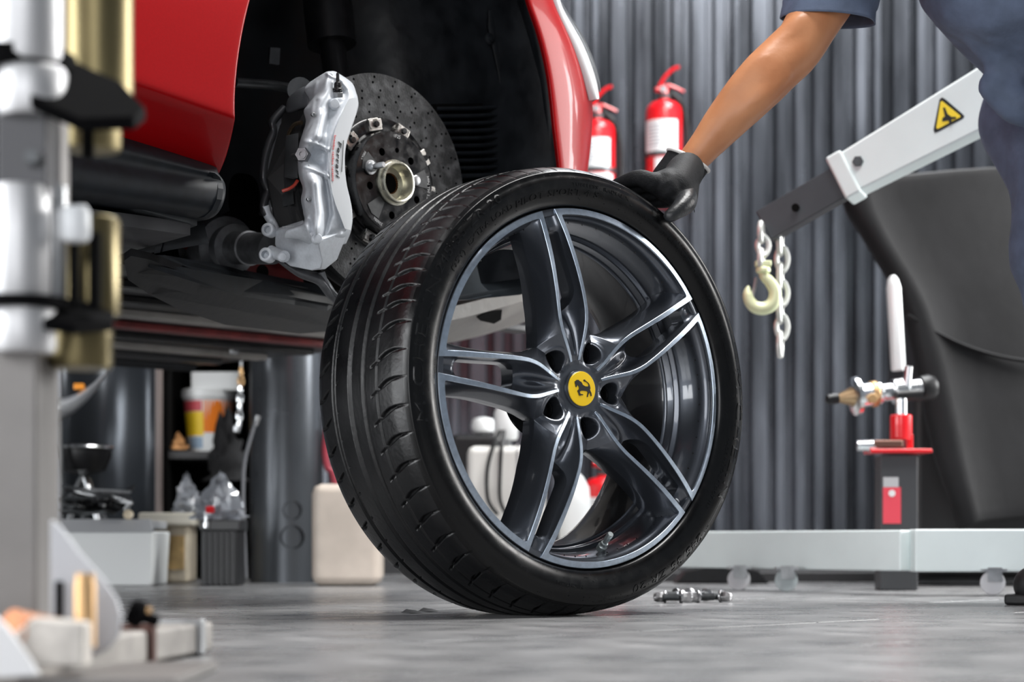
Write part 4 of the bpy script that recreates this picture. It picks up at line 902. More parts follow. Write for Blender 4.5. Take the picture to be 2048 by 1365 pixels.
# bent grey body panel hanging at the left
pn = []
for i in range(15):
    t = i / 14; x_ = 112 + 104 * t; y0 = 835 - 92 * t ** 1.6; th_ = 34 * (1 - t) + 6
    pn.append([W(x_, y0 - th_, 5.5), W(x_, y0 - th_ * .5, 5.42), W(x_, y0, 5.46), W(x_ - 2, y0 + 10, 5.56)])
fen = thing('body_panel', 'curved light grey body panel leaning behind the jack column, above the stool', 'car panel', W(150, 820, 5.5))
mk('shell', grid(pn), mat('primer_grey', (.42, .43, .45), .3, .2, coat=.5), fen, smooth=True, solid=.006, ang=180)
mk('bracket', tube([W(118, 838, 5.6), W(125, 1000, 5.6), W(125, 1158, 5.6)], .008), M_darksteel, fen, smooth=True)
mk('orange_reflector', box(W(158, 774, 5.6), (.030, .012, .018)), mat('amber_plastic', (.85, .30, .02), .3, coat=.5), fen, bevel=.003)
# upright dark glossy sheet and pale post
sheet_ = thing('steel_sheet', 'tall glossy dark grey steel sheet standing upright behind the black stool', 'metal sheet', (W(230, 900, 6.1).x, 6.1, 0))
rows_ = []
for i in range(9):
    x_ = 120 + 190 * i / 8; yy = 6.1 + .10 * math.sin(i / 8 * 3.1) + .05 * (i / 8)
    rows_.append([(W(x_, 0, yy).x, yy, 0.002), (W(x_, 0, yy).x, yy, .45), (W(x_, 0, yy).x, yy, 1.0)])
mk('sheet', grid(rows_), M_smoke, sheet_, smooth=True, ang=180, solid=.004)
tag(mk('shelf_post', box((W(318, 900, 6.0).x, 6.0, .75), (.016, .03, 1.5)), mat('brown_grey_post', (.19, .155, .145), .5), origin=(W(318, 900, 6.0).x, 6.0, 0)), 'thin brownish grey upright post at the left side of the dark shelf', 'post')
# dark shelf unit with buckets
cab = thing('shelf_unit', 'dark shelf unit with deep black bays left of the grey pillar', 'shelf', (W(400, 900, 6.0).x, 6.05, 0))
xl, xr = W(328, 0, 6.0).x, W(500, 0, 6.0).x; xc = (xl + xr) / 2
mk('side', box((xl, 6.25, .55), (.02, .45, 1.1)), M_blackmat, cab); mk('side', box((xr, 6.25, .55), (.02, .45, 1.1)), M_blackmat, cab)
mk('back', box((xc, 6.47, .55), (xr - xl, .02, 1.1)), M_blackmat, cab); mk('top', box((xc, 6.25, 1.09), (xr - xl, .45, .02)), M_blackmat, cab)
zs = bz(902, 6.0)
mk('shelf_board', box((xc, 6.25, zs - .012), (xr - xl, .45, .024)), mat('shelf_dark_grey', (.05, .05, .052), .5), cab, bevel=.003)
mk('bottom_board', box((xc, 6.25, .08), (xr - xl, .45, .03)), M_blackmat, cab)
bk = thing('paint_bucket', 'white bucket with a yellow, pink and orange label on the dark shelf', 'bucket', (W(418, 900, 6.12).x, 6.15, zs))
bx = W(418, 0, 6.15).x; rb = .078
mk('pail', lathe([(.062, 0), (rb, .16), (rb, .165)], (bx, 6.15, zs), (0, 0, 1), 40), M_white, bk, smooth=True, ang=40)
mk('lid', lathe([(rb, .165), (rb + .006, .168), (rb + .006, .192), (rb, .196)], (bx, 6.15, zs), (0, 0, 1), 40), M_white, bk, smooth=True, ang=40)
def patch(a0, a1, z0, z1, m, n):
    rr = [(.062 + (rb - .062) * z / .165 + .0006) for z in (z0, z1)]
    mk('label', grid([[(bx + rr[k] * math.cos(R(a)), 6.15 + rr[k] * math.sin(R(a)), zs + z) for a in np.linspace(a0, a1, 9)] for k, z in enumerate((z0, z1))]), m, bk, smooth=True, label=n)
patch(190, 262, .125, .158, mat('label_pink', (.62, .08, .10), .5), 'dark pink label band')
patch(186, 265, .050, .124, mat('label_yellow', (.90, .62, .02), .5), 'yellow label area')
patch(265, 350, .060, .158, mat('label_orange', (.90, .22, .01), .5), 'orange label area')
patch(215, 262, .012, .046, mat('label_blue', (.30, .42, .55), .5), 'pale blue label area')
tag(mk('carton', pbox(382, 480, 744, 781, 6.08, .12), M_white, bevel=.004, origin=W(430, 786, 6.08)), 'small white carton lying on the lid of the paint bucket', 'box')
gl = thing('rag', 'small orange brown rag on the shelf left of the paint bucket', 'rag', W(356, 900, 6.05))
mk('cloth', crumple(357, 900, 6.08, .055, .045, 21, 9, .06), mat('rag_orange', (.52, .26, .10), .8), gl, smooth=True, ang=60)
jk = thing('work_jacket', 'black cloth jacket heaped over the right side of the shelf', 'jacket', (W(452, 960, 5.9).x, 5.98, zs))
mk('cloth', crumple(454, 962, 5.97, .12, .19, 33, 10, .08), mat('black_cloth', (.006, .006, .007), .9), jk, smooth=True, ang=180)
# chain of snap hooks hanging
hk = thing('hanging_chain', 'short pale chain with a brass end hanging right of the paint bucket', 'chain', W(482, 726, 5.95))
for i in range(7):
    c = W(482 - i * .6, 745 + i * 17.5, 5.95); n_ = 14
    mk('chain_link', tube([c + Vector((.007 * math.cos(k / n_ * 6.2832) * (1 if i % 2 else .25), .007 * math.cos(k / n_ * 6.2832) * (.25 if i % 2 else 1), .0155 * math.sin(k / n_ * 6.2832))) for k in range(n_)], .0034, 6, closed=True), [M_chrome, MATS['brass']][i < 2], hk, smooth=True)
mk('end_weight', lathe([(.004, 0), (.012, .006), (.012, .022), (.005, .03)], W(472, 868, 5.95), (.15, 0, 1), 16), M_chrome, hk, smooth=True)
qh = W(482, 735, 5.95); mk('hook_bar', tube([qh, (qh.x, qh.y, 1.12), (qh.x, 6.1, 1.12), (qh.x, 6.15, 1.10)], .004, 6), M_steel, hk)
# slanting strap / hose with pale end
sp2 = thing('hose', 'thin grey hose with a pale end leaning against the grey pillar', 'hose', (W(482, 960, 5.44).x, 5.44, 0))
mk('tube', tube(spline([W(512, 842, 5.44), W(500, 880, 5.44), W(489, 925, 5.44), W(486, 980, 5.44), W(488, 1060, 5.44), W(492, 1158, 5.44)]), .0085, 10, flat=.6), mat('hose_grey', (.16, .165, .18), .5), sp2, smooth=True)
mk('nozzle', cyl(W(516, 832, 5.44), W(510, 852, 5.44), .009, .007), M_steel, sp2, smooth=True)
# grey round pillar with round openings near the foot
PX = W(572, 900, 5.62)
pil = thing('round_pillar', 'wide dark grey round steel pillar with two round holes at its foot', 'pillar', (PX.x, 5.62, 0))
rp = 71 / F * 5.62
mk('shaft', lathe([(rp * 1.01, 0), (rp, .01), (rp, 1.2), (rp, 2.4)], (PX.x, 5.62, 0), (0, 0, 1), 64), mat('pillar_grey', (.075, .082, .092), .30, .55, noise=.25, nscale=3, stretch=(1, 1, .4), rnoise=.08), pil, smooth=True, ang=60)
for py_, r__ in ((1022, .024), (1075, .030)):
    c = W(590, py_, 5.60); c.y = 5.62 - math.sqrt(rp ** 2 - (c.x - PX.x) ** 2) + .004
    mk('port', lathe([(r__ * 1.15, -.004), (r__ * 1.1, .003), (r__, .004), (r__, -.004)], c, (.25, -1, 0), 28), M_blackmat, pil, smooth=True, ang=40)
mk('pillar_cap', join(lathe([(.004, 0), (.004, .003)], W(560, 836, 5.53), (0, -1, 0), 12)), M_steel, pil)
# beige jerrycan
jc = thing('jerrycan', 'beige plastic jerrycan with rounded shoulders on the floor behind the tyre', 'jerrycan', (W(690, 1100, 5.2).x, 5.2, 0))
M_jc = mat('beige_plastic', (.60, .52, .45), .42, noise=.12, nscale=8, bump=.15, bscale=10)
xa, xb, zt_ = W(622, 0, 5.15).x, W(762, 0, 5.15).x, bz(968, 5.15)
mk('can', box(((xa + xb) / 2, 5.22, zt_ / 2), (xb - xa, .15, zt_)), M_jc, jc, bevel=.026)
mk('neck', lathe([(.020, -.01), (.020, .008), (.023, .009), (.023, .022)], (xb - .035, 5.22, zt_), (0, 0, 1), 28), mat('can_cap', (.45, .38, .32), .4), jc, smooth=True, ang=40)
# pale strip door edge and red cloth behind the tyre
tag(mk('light_panel', join(slab([W(622, 840, 5.9), W(640, 842, 5.9), W(668, 720, 5.9), W(660, 690, 5.9)], (0, 1, 0), .02), box((W(650, 900, 5.93).x, 5.93, .28), (.012, .01, .56))), mat('blue_grey_panel', (.25, .27, .31), .4), bevel=.002, origin=W(640, 840, 5.9)), 'slanted blue grey strip right of the round pillar, upper end hidden by the car', 'strip')
tag(mk('red_hose', tube(spline([W(654, 860, 5.6), W(650, 900, 5.6), W(655, 935, 5.6), W(668, 960, 5.6), W(680, 1100, 5.6), W(690, 1150, 5.6)]), .010, 10), mat('dark_red_rubber', (.32, .03, .05), .5), smooth=True, origin=W(690, 1158, 5.6)), 'dark red hose hanging between the round pillar and the tyre', 'hose')
# machines seen through the loose wheel
wm = thing('oil_drain_tank', 'white rounded tank with two black hoses, seen through the left spokes of the wheel', 'tank', (W(1005, 1000, 5.6).x, 5.6, 0))
M_offw = mat('off_white_shell', (.72, .71, .68), .42, noise=.06, nscale=6)
mk('shell', gbox(934, 1092, 892, 5.55, .30), M_offw, wm, bevel=.022)
mk('head_unit', lathe([(.030, 0), (.034, .01), (.034, .075), (.026, .09)], W(1012, 880, 5.6), (0, 0, 1), 32), M_white, wm, smooth=True)
mk('neck', cyl(W(1012, 900, 5.6), W(1012, 880, 5.6), .016), M_steel, wm, smooth=True)
for s_ in (0, 1):
    mk('hose', tube(spline([W(1000 + 8 * s_, 862, 5.56), W(985 + 18 * s_, 896, 5.53), W(974 + 26 * s_, 945, 5.52), W(976 + 24 * s_, 1000, 5.52), W(995 + 18 * s_, 1030, 5.52)]), .0055, 8), M_black, wm, smooth=True)
mk('seam', box(W(1035, 960, 5.545), (.004, .004, .20)), M_steel, wm)
pt = thing('parts_washer', 'black machine body with a white knob to the left above the white tank', 'machine', (W(960, 900, 6.0).x, 6.0, 0))
mk('body', gbox(900, 1000, 868, 5.95, .3), M_black, pt, bevel=.02)
mk('knob', lathe([(.010, 0), (.034, .012), (.038, .03), (.03, .05), (.01, .055)], W(966, 872, 6.0), (0, 0, 1), 28), M_white, pt, smooth=True)
ws = thing('white_cylinder', 'white upright gas cylinder behind the lower spoke, left of the red extinguisher', 'cylinder', (W(1146, 1000, 5.7).x, 5.7, 0))
mk('bottle', lathe([(.042, 0), (.046, .01), (.046, .22), (.040, .27), (.024, .30), (.014, .31)], (W(1150, 1000, 5.7).x, 5.7, 0), (0, 0, 1), 36), M_white, ws, smooth=True)
mk('valve', lathe([(.012, 0), (.012, .03), (.006, .035)], (W(1150, 1000, 5.7).x, 5.7, .31), (0, 0, 1), 20), M_steel, ws, smooth=True)
# ================================================================== FIRE EXTINGUISHERS
def extinguisher(cx, top, bot, r_px, Y, label, floor_=False):
    zt, zb = W(0, top, Y).z, (0.0 if floor_ else W(0, bot, Y).z); x = W(cx, 0, Y).x; r = r_px / F * Y; h = zt - zb
    t = thing('fire_extinguisher', label, 'fire extinguisher', (x, Y, zb), 'red fire extinguishers')
    mk('body', lathe([(r * .92, 0), (r, .012), (r, h * .90), (r * .93, h * .945), (r * .70, h * .985), (r * .34, h), (r * .30, h + .012)], (x, Y, zb), (0, 0, 1), 48), M_redplastic, t, smooth=True, ang=50)
    mk('neck_ring', lathe([(r * .38, 0), (r * .38, .014), (r * .30, .016)], (x, Y, zt + .008), (0, 0, 1), 24), M_darksteel, t, smooth=True, ang=40)
    zv = zt + .024
    mk('valve', join(lathe([(.016, 0), (.018, .01), (.018, .026), (.012, .032)], (x, Y, zv), (0, 0, 1), 20), cyl((x - .03, Y - .012, zv + .014), (x + .01, Y, zv + .014), .009)), M_redplastic, t, smooth=True, ang=40)
    mk('handle', tube(spline([(x - .012, Y, zv + .026), (x + .012, Y - .01, zv + .030), (x + .040, Y - .012, zv + .020), (x + .068, Y - .012, zv + .006)]), .0075, 8, flat=.6), M_redplastic, t, smooth=True)
    mk('lever', tube(spline([(x - .016, Y, zv + .030), (x + .004, Y - .01, zv + .060), (x + .030, Y - .012, zv + .084), (x + .052, Y - .012, zv + .092)]), .0085, 8, flat=.6), M_redplastic, t, smooth=True)
    mk('gauge', lathe([(.013, 0), (.013, .008), (.011, .010)], (x - .004, Y - .018, zv + .014), (0, -1, 0), 20), M_chrome, t, smooth=True, ang=40)
    hs = [(x + .012, Y, zv + .012), (x + r * .95, Y - .01, zt - .01), (x + r * 1.28, Y, zb + h * .72), (x + r * 1.30, Y, zb + h * .35), (x + r * 1.2, Y, zb + h * .08)]
    mk('hose', tube(spline(hs), .011, 10), M_black, t, smooth=True)
    def lab(z0, z1, a0, a1, m, n):
        mk('label_panel', grid([[(x + (r + .0008) * math.cos(R(a)), Y + (r + .0008) * math.sin(R(a)), z) for a in np.linspace(a0, a1, 13)] for z in (zb + h * z0, zb + h * z1)]), m, t, smooth=True, label=n)
    lab(.50, .80, 190, 312, mat('paper_white', (.80, .80, .81), .5), 'white printed label')
    lab(.20, .44, 235, 325, MATS['paper_white'], 'white lower label')
    for i in range(7):
        lab(.745 - i * .032, .757 - i * .032, 205, 290 - (i * 13) % 40, mat('print_grey', (.30, .31, .34), .5), 'grey print line')
    mk('wall_bracket' if not floor_ else 'foot_ring', lathe([(r + .003, 0), (r + .003, .016)], (x, Y, zb + h * (.46 if not floor_ else .0)), (0, 0, 1), 40, False), M_darksteel, t, smooth=True)
    if not floor_: mk('wall_plate', box((x, (Y + r + WY) / 2, zb + h * .6), (.05, WY - Y - r + .03, .16)), M_darksteel, t)
    return t
extinguisher(1328, 203, 415, 36, 6.88, 'red wall extinguisher with a white label, the right one, beside the gloved hand')
extinguisher(1194, 242, 440, 36, 6.88, 'red wall extinguisher half hidden behind the car bumper, the left one')
extinguisher(1206, 955, 1120, 38, 5.9, 'red extinguisher on the floor seen through the lower spokes of the wheel', True)

# ================================================================== FOLDING WORKSHOP CRANE
GY = 4.25
M_crane = mat('crane_pale_green_white', (.70, .77, .77), .38, 0, coat=.2, noise=.04, nscale=6)
M_arm = mat('arm_dark_grey', (.045, .049, .056), .45, .3, noise=.12, nscale=10)
crane = thing('workshop_crane', 'pale green-white crane with a warning triangle on its slanted boom and long low leg', 'crane', (W(1900, 1100, GY + .3).x, GY + .3, 0))
def beam(p0, p1, hgt, dep, hgt1=None):
    p0, p1 = Vector(p0), Vector(p1); d = (p1 - p0).normalized(); sd = Vector((d.y, -d.x, 0)).normalized(); sd = -sd if sd.y < 0 else sd; up = sd.cross(d); up = -up if up.z < 0 else up
    V = []
    for p, h_ in ((p0, hgt), (p1, hgt1 or hgt)):
        for s_ in (-1, 1):
            for t_ in (-1, 1): V.append(p + up * (s_ * h_ / 2) + sd * (t_ * dep / 2))
    return V, [(0, 1, 3, 2), (4, 6, 7, 5), (0, 4, 5, 1), (2, 3, 7, 6), (0, 2, 6, 4), (1, 5, 7, 3)]
Bp0 = W(1682, 362, GY); Bp1 = W(2048, 158, GY - .13); Bd = (Bp1 - Bp0); Bp2 = Bp0 + Bd * 2.1
hb0 = 84 / F * GY
hb1 = 124 / F * (GY - .13)
bo_ = mk('boom', beam(Bp0, Bp1 + Bd * .35, hb0, .075, hb1 + .014), M_crane, crane, bevel=.006)
mk('boom_collar', beam(Bp0 - Bd * .012, Bp0 + Bd * .075, hb0 + .012, .088), M_crane, crane, bevel=.006)
E0 = W(1530, 455, GY + .04)
mk('boom_extension', beam(E0, Bp0 + Bd * .2 - Vector((0, 0, .004)), 66 / F * GY, .050), M_arm, crane, bevel=.003)
ed = (Bp0 - E0).normalized(); fn = Vector((ed.y, -ed.x, 0)).normalized(); fn = fn if fn.y < 0 else -fn
for x_, y_ in ((1592, 417), (1654, 374)):
    q = W(x_, y_, GY - .0); mk('pin_hole', lathe([(.0085, -.004), (.0085, .0008)], q + fn * .012, fn, 24), M_blackmat, crane)
mk('collar_bolt', hexhead(W(1716, 324, GY - .045), fn, .012, .010), M_darksteel, crane)
# warning triangle, flat on the boom face
u_ = Bd.normalized(); v_ = fn.cross(u_); v_ = -v_ if v_.z < 0 else v_
tc_ = W(1894, 234, GY - .09)
def onboom(px, py, off):
    n_ = u_.cross(v_); n_ = n_ if n_.y < 0 else -n_; p0 = Bp0 + n_ * (.0375 + off); d = Vector(((px - CX) / F, 1, (HZ - py) / F)); o = Vector((0, 0, HC)); t = (p0 - o).dot(n_) / d.dot(n_); return o + d * t, n_
def sticker(pts, off, m, name, lab=None, th=.0006):
    P = []; n_ = None
    for x_, y_ in pts: p, n_ = onboom(x_, y_, off); P.append(p)
    return mk(name, slab(P, n_, th), m, crane, label=lab)
tri = [(1879, 199), (1884, 195), (1890, 198), (1925, 228), (1929, 233), (1925, 238), (1876, 264), (1870, 266), (1867, 260)]
sticker(tri, .0012, M_ink, 'warning_border', 'black rounded triangle border')
tri2 = [(1881, 204), (1884, 202), (1888, 205), (1920, 231), (1921, 234), (1876, 258), (1873, 257), (1873, 253)]
sticker(tri2, .0024, mat('warning_yellow', (.92, .68, .03), .45), 'warning_triangle', 'yellow warning triangle with a black pictogram')
sticker([(1886, 216), (1890, 215), (1895, 228), (1903, 234), (1912, 234), (1912, 238), (1903, 239), (1904, 250), (1899, 248), (1897, 241), (1884, 243), (1885, 236), (1890, 233)], .0036, M_ink, 'pictogram', 'small black figure on the triangle')
# chain and hook
def chain(px, y0, y1, Y, n, wpx=12):
    step = (y1 - y0) / n
    for i in range(n):
        c = W(px + (2 if i % 2 else -2), y0 + (i + .5) * step, Y); L = step * .72 / F * Y; w_ = wpx / F * Y
        k_ = 18; ax_ = Vector((1, .25, 0)) if i % 2 else Vector((.35, 1, 0)); ax_.normalize()
        P = []
        for k in range(k_):
            t = k / k_ * 2 * math.pi; P.append(c + ax_ * (w_ * math.cos(t)) + Vector((0, 0, (L if True else 0) * (math.sin(t) + .35 * math.sin(t) ** 3) / 1.35)))
        mk('chain_link', tube(P, .0062, 8, closed=True), mat('zinc_chain', (.72, .73, .70), .45, .6), crane, smooth=True)
chain(1524, 452, 532, GY + .0, 3)
chain(1562, 468, 706, GY + .05, 7)
hkp = [(1526, 540), (1528, 552), (1541, 566), (1550, 585), (1546, 606), (1530, 617), (1511, 615), (1499, 602), (1495, 585), (1497, 572)]
hk_ = mk('crane_hook', tube(spline([W(x_, y_, GY) for x_, y_ in hkp], 6), .010, 12, rad=[.008 + .0062 * math.sin(min(1, i / 54) * math.pi) ** .8 - (.006 * max(0, i - 46) / 8) for i in range(55)]), mat('hook_yellow_zinc', (.78, .82, .52), .42, .2), crane, smooth=True, label='pale yellow-green load hook')
mk('hook_collar', join(lathe([(.010, 0), (.016, .004), (.016, .012), (.010, .016)], W(1526, 548, GY), (0, 0, 1), 20), box(W(1526, 528, GY), (.034, .022, .012))), MATS['hook_yellow_zinc'], hk_, bevel=.002)
mk('safety_latch', tube([W(1512, 556, GY), W(1508, 580, GY), W(1502, 600, GY)], .004, 8), M_steel, hk_, smooth=True)
# base leg: far half runs to the left, near part to the right
q0 = W(1300, 1094, 5.05); q1 = W(1824, 1094.5, 4.28)
zt_b, hb_ = .1125 + .031 * 4.28 / 4.28, .088
zc_ = .0955
mk('base_leg', beam((q0.x, q0.y, zc_ + .0), (q1.x, q1.y, zc_), .088, .07), M_crane, crane, bevel=.004)
mk('base_front', beam((q1.x - .005, q1.y - .02, zc_), (q1.x + .75, q1.y - .02, zc_), .091, .07), M_crane, crane, bevel=.004)
mast = q1.x + .50
mk('mast', box((mast + .25, q1.y + .06, .85), (.09, .09, 1.5)), M_crane, crane, bevel=.006)
mk('hydraulic_ram', cyl((mast + .25, q1.y + .02, .45), Bp1 + Bd * .12 + Vector((0, 0, -.07)), .028), M_darksteel, crane, smooth=True)
for px_, Y_ in ((1480, 4.62), (1575, 4.50), (1990, 4.2)):
    c = W(px_, 1140, Y_); w_ = px_ == 1575
    mk('caster_wheel', lathe([(.024, -.012), (.026, -.010), (.026, .010), (.024, .012)], (c.x, Y_ + .02, .027), (.2 if not w_ else .15, 1, 0), 28), mat('caster_grey', (.42, .47, .48), .5) if w_ else mat('caster_white', (.6, .6, .62), .4), crane, smooth=True, ang=40)
    mk('caster_fork', join(box((c.x, Y_ - .0, .045), (.030, .004, .03)), box((c.x, Y_ + .02, .054), (.05, .045, .006))), M_steel, crane)

# ================================================================== WHEEL BALANCER with its big black hood
HYd = 5.0
bal = thing('wheel_balancer', 'large black curved plastic hood of the wheel balancer behind the crane', 'wheel balancer', (W(1950, 1100, HYd).x, HYd, 0))
M_hood = mat('hood_plastic', (.009, .009, .010), .6, spec=.25, noise=.22, nscale=7, bump=.15, bscale=30)
prow = [(345, 1676, 1735), (380, 1684, 1742), (410, 1695, 1750), (450, 1718, 1765), (500, 1745, 1790), (560, 1785, 1830), (620, 1808, 1860), (690, 1822, 1880), (760, 1838, 1900), (840, 1852, 1915), (920, 1872, 1930), (1000, 1900, 1950), (1050, 1915, 1962)]
rows_ = []
for y_, x0, x1 in prow:
    yt = y_ + (12 if y_ < 420 else 0)
    sag = 22 * math.exp(-((y_ - 700) / 60) ** 2)
    rows_.append([W(x0, yt + 18, HYd + .16), W(x0, yt + 14, HYd + .03), W(x0 + 8, yt + 10, HYd), W(x1 - 10, yt, HYd - .02), W(x1 + 8, yt - 4, HYd + .01), W(x1 + 110, yt - 14, HYd + .03), W(x1 + 230, yt - 26, HYd + .06), W(x1 + 420, yt - 30, HYd + .13), W(x1 + 620, yt - 30, HYd + .28)])
mk('hood', grid(rows_), M_hood, bal, smooth=True, sub=1, ang=180, solid=.012)
cr = []
for i in range(15):
    t = i / 14; cr.append(W(1815 + 300 * t, 630 + 95 * (1 - (1 - t) ** 2.2), HYd - .002 + .03 * t))
mk('moulded_rib', tube(cr, .010, 10, flat=.5), M_hood, bal, smooth=True)
# body below / behind the hood
mk('cabinet', box((W(2010, 900, HYd + .4).x, HYd + .45, .42), (.55, .4, .80)), mat('cabinet_black', (.020, .020, .021), .5), bal, bevel=.02)
mk('pale_strut', lathe([(.016, 0), (.018, .004), (.018, .205), (.013, .225), (.006, .235)], W(1797, 742, HYd - .1), (-.06, 0, 1), 24), mat('strut_white', (.80, .82, .82), .35, .2), bal, smooth=True, ang=50)
# spindle with cones lying across
spd = thing('balancer_spindle', 'steel spindle with cones and a black tip lying on the red stand', 'spindle', W(1740, 790, HYd - .25))
SY = HYd - .28
s0_, s1_ = W(1652, 800, SY), W(1858, 776, SY + .05); dS = (s1_ - s0_).normalized()
k1 = F / SY
mk('black_tip', lathe([(.006, 0), (.011, .004), (.013, .02), (.012, .030)], s0_, dS, 24), M_black, spd, smooth=True)
mk('cone', lathe([(.010, .030), (.019, .055), (.024, .066)], s0_, dS, 32), mat('cone_bronze', (.35, .24, .14), .35, .9), spd, smooth=True)
mk('flange', lathe([(.034, .066), (.046, .070), (.046, .080), (.030, .084)], s0_, dS, 36), M_chrome, spd, smooth=True, ang=40)
mk('barrel', lathe([(.026, .084), (.028, .09), (.028, .135), (.022, .14), (.022, .165), (.030, .170), (.030, .20), (.024, .205), (.024, .245)], s0_, dS, 32), M_chrome, spd, smooth=True, ang=40)
mk('side_lever', cyl(s0_ + dS * .20 + Vector((0, -.02, .01)), s0_ + dS * .205 + Vector((0, -.02, .055)), .010), M_chrome, spd, smooth=True)
mk('black_end', lathe([(.022, .236), (.030, .240), (.032, .262), (.026, .275)], s0_, dS, 28), M_black, spd, smooth=True, ang=40)
mk('brass_ring', lathe([(.0295, .112), (.031, .114), (.031, .126), (.0295, .128)], s0_, dS, 28, False), MATS['brass'], spd, smooth=True)
mk('dark_lever', cyl(s0_ + dS * .17 + Vector((0, -.03, -.012)), s0_ + dS * .235 + Vector((0, -.03, -.016)), .012, .015), M_black, spd, smooth=True)
mk('brass_nut', hexhead(s0_ + dS * .11 + Vector((0, -.034, -.012)), (0, -1, 0), .013, .012), MATS['brass'], spd)
# red jack stand
rs = thing('red_stand', 'red steel stand on a dark grey post holding the spindle', 'stand', (W(1800, 1100, SY).x, SY, 0))
xR = W(1802, 860, SY).x
mk('neck', lathe([(.014, 0), (.014, .04)], (xR, SY, W(0, 832, SY).z), (0, 0, 1), 24), M_chrome, rs, smooth=True)
mk('sleeve', lathe([(.025, 0), (.026, .004), (.026, W(0, 832, SY).z - W(0, 880, SY).z), (.022, W(0, 830, SY).z - W(0, 880, SY).z)], (xR, SY, W(0, 880, SY).z), (0, 0, 1), 32), M_redplastic, rs, smooth=True, ang=40)
mk('lug', box((xR + .018, SY, W(0, 886, SY).z), (.016, .03, .04)), M_redplastic, rs, bevel=.002)
mk('top_plate', box((W(1795, 0, SY).x, SY, W(0, 904, SY).z), (.145, .10, .010)), M_redplastic, rs, bevel=.003)
mk('clamp_arm', box((W(1770, 0, SY).x, SY - .03, W(0, 890, SY).z), (.07, .03, .018)), mat('clamp_bronze', (.16, .08, .06), .4, .6), rs, bevel=.004)
mk('clamp_screw', cyl(W(1714, 892, SY - .03), W(1752, 892, SY - .03), .0125, .0145), M_chrome, rs, smooth=True)
mk('post', box((W(1792, 0, SY + .01).x, SY + .01, W(0, 912, SY).z / 2), (.088, .08, W(0, 912, SY).z)), mat('post_black_grey', (.045, .046, .05), .45), rs, bevel=.003)
mk('red_sticker', box((W(1785, 1000, SY - .04).x, SY - .032, W(0, 1012, SY).z), (.042, .002, .086)), mat('sticker_red', (.72, .06, .09), .5), rs, label='red vertical sticker with white lettering')
mk('grey_sticker', box((W(1783, 965, SY - .04).x, SY - .032, W(0, 966, SY).z), (.036, .002, .024)), mat('sticker_grey', (.45, .45, .46), .5), rs)

mk('sticker_ring', lathe([(.008, 0), (.008, .001), (.005, .001)], (W(1785, 990, SY - .04).x, SY - .0335, W(0, 988, SY).z), (0, -1, 0), 20), M_wink, rs)
# dark low things under the crane leg
c = W(1445, 1150, 5.45)
tag(mk('wheel_chock', prism([(-.13, 0), (.13, 0), (.10, .035), (.0, .06), (-.10, .035)], (c.x, 5.45, 0), (1, 0, 0), (0, 0, 1), -.12), M_black, bevel=.006, origin=(c.x, 5.45, 0)), 'low black rubber wheel chock under the crane leg, right of the tyre', 'wheel chock')
# ================================================================== LUG BOLTS ON THE FLOOR
M_bolt = mat('bolt_steel', (.42, .42, .43), .28, 1, noise=.2, nscale=120)
def bolt():
    t = thing('wheel_bolt', 'x', 'bolt', (0, 0, 0), 'wheel bolts lying on the floor')
    mk('head', lathe([(.0095, 0), (.0105, .002), (.0105, .016), (.0080, .021), (.003, .023)], (0, 0, .0105), (1, 0, 0), 6), M_bolt, t, bevel=.0008)
    mk('collar', lathe([(.0060, -.004), (.0118, -.001), (.0125, .001), (.0118, .003)], (0, 0, .0115), (1, 0, 0), 24), M_bolt, t, smooth=True, ang=40)
    mk('thread', lathe([(.0055, -.034)] + [(.0066 if k % 2 else .0058, -.033 + k * .0011) for k in range(26)] + [(.006, -.003)], (0, 0, .0105), (1, 0, 0), 16), M_darksteel, t, smooth=True, ang=30)
    return t
b0_ = bolt()
spots = [(1330, 1206, 175, 'leftmost wheel bolt on the floor, its dark thread end pointing left'), (1352, 1201, 40, 'wheel bolt second from left in the small heap by the tyre'), (1362, 1207, 10, 'wheel bolt lying in front in the middle of the heap'), (1378, 1200, 120, 'wheel bolt lying behind the middle one of the heap'), (1396, 1206, 200, 'wheel bolt right of the middle, lying level in the heap'), (1414, 1202, 75, 'second wheel bolt from the right in the heap'), (1440, 1205, -28, 'rightmost wheel bolt, head turned to the right')]
for i, (px_, py_, rz_, lb) in enumerate(spots):
    p = FL(px_, py_); p.y += (i % 3 - 1) * .012
    o = b0_ if i == 0 else dup(b0_)
    o.location = p; o.rotation_euler = (0, 0, R(rz_)); o['label'] = lb
for i in range(2):
    p = FL(822 + i * 34, 1227 - i * 3)
    v = [Vector((p.x + dx, p.y + dy, dz)) for dx, dy, dz in ((-.017, 0, .0005), (.004, -.018, .0005), (.019, .004, .0005), (.002, .02, .0005), (-.008, .004, .0065), (.008, .002, .004))]
    tag(mk('paint_flake', (v, [(0, 1, 4), (1, 2, 5), (1, 5, 4), (2, 3, 5), (3, 0, 4), (3, 4, 5), (0, 3, 2, 1)]), mat('flake_dark', (.05, .05, .052), .6), bevel=.0006, origin=p), ('left, higher' if i == 0 else 'right, flatter') + ' curled dark flake on the floor left of the tyre foot', 'debris')
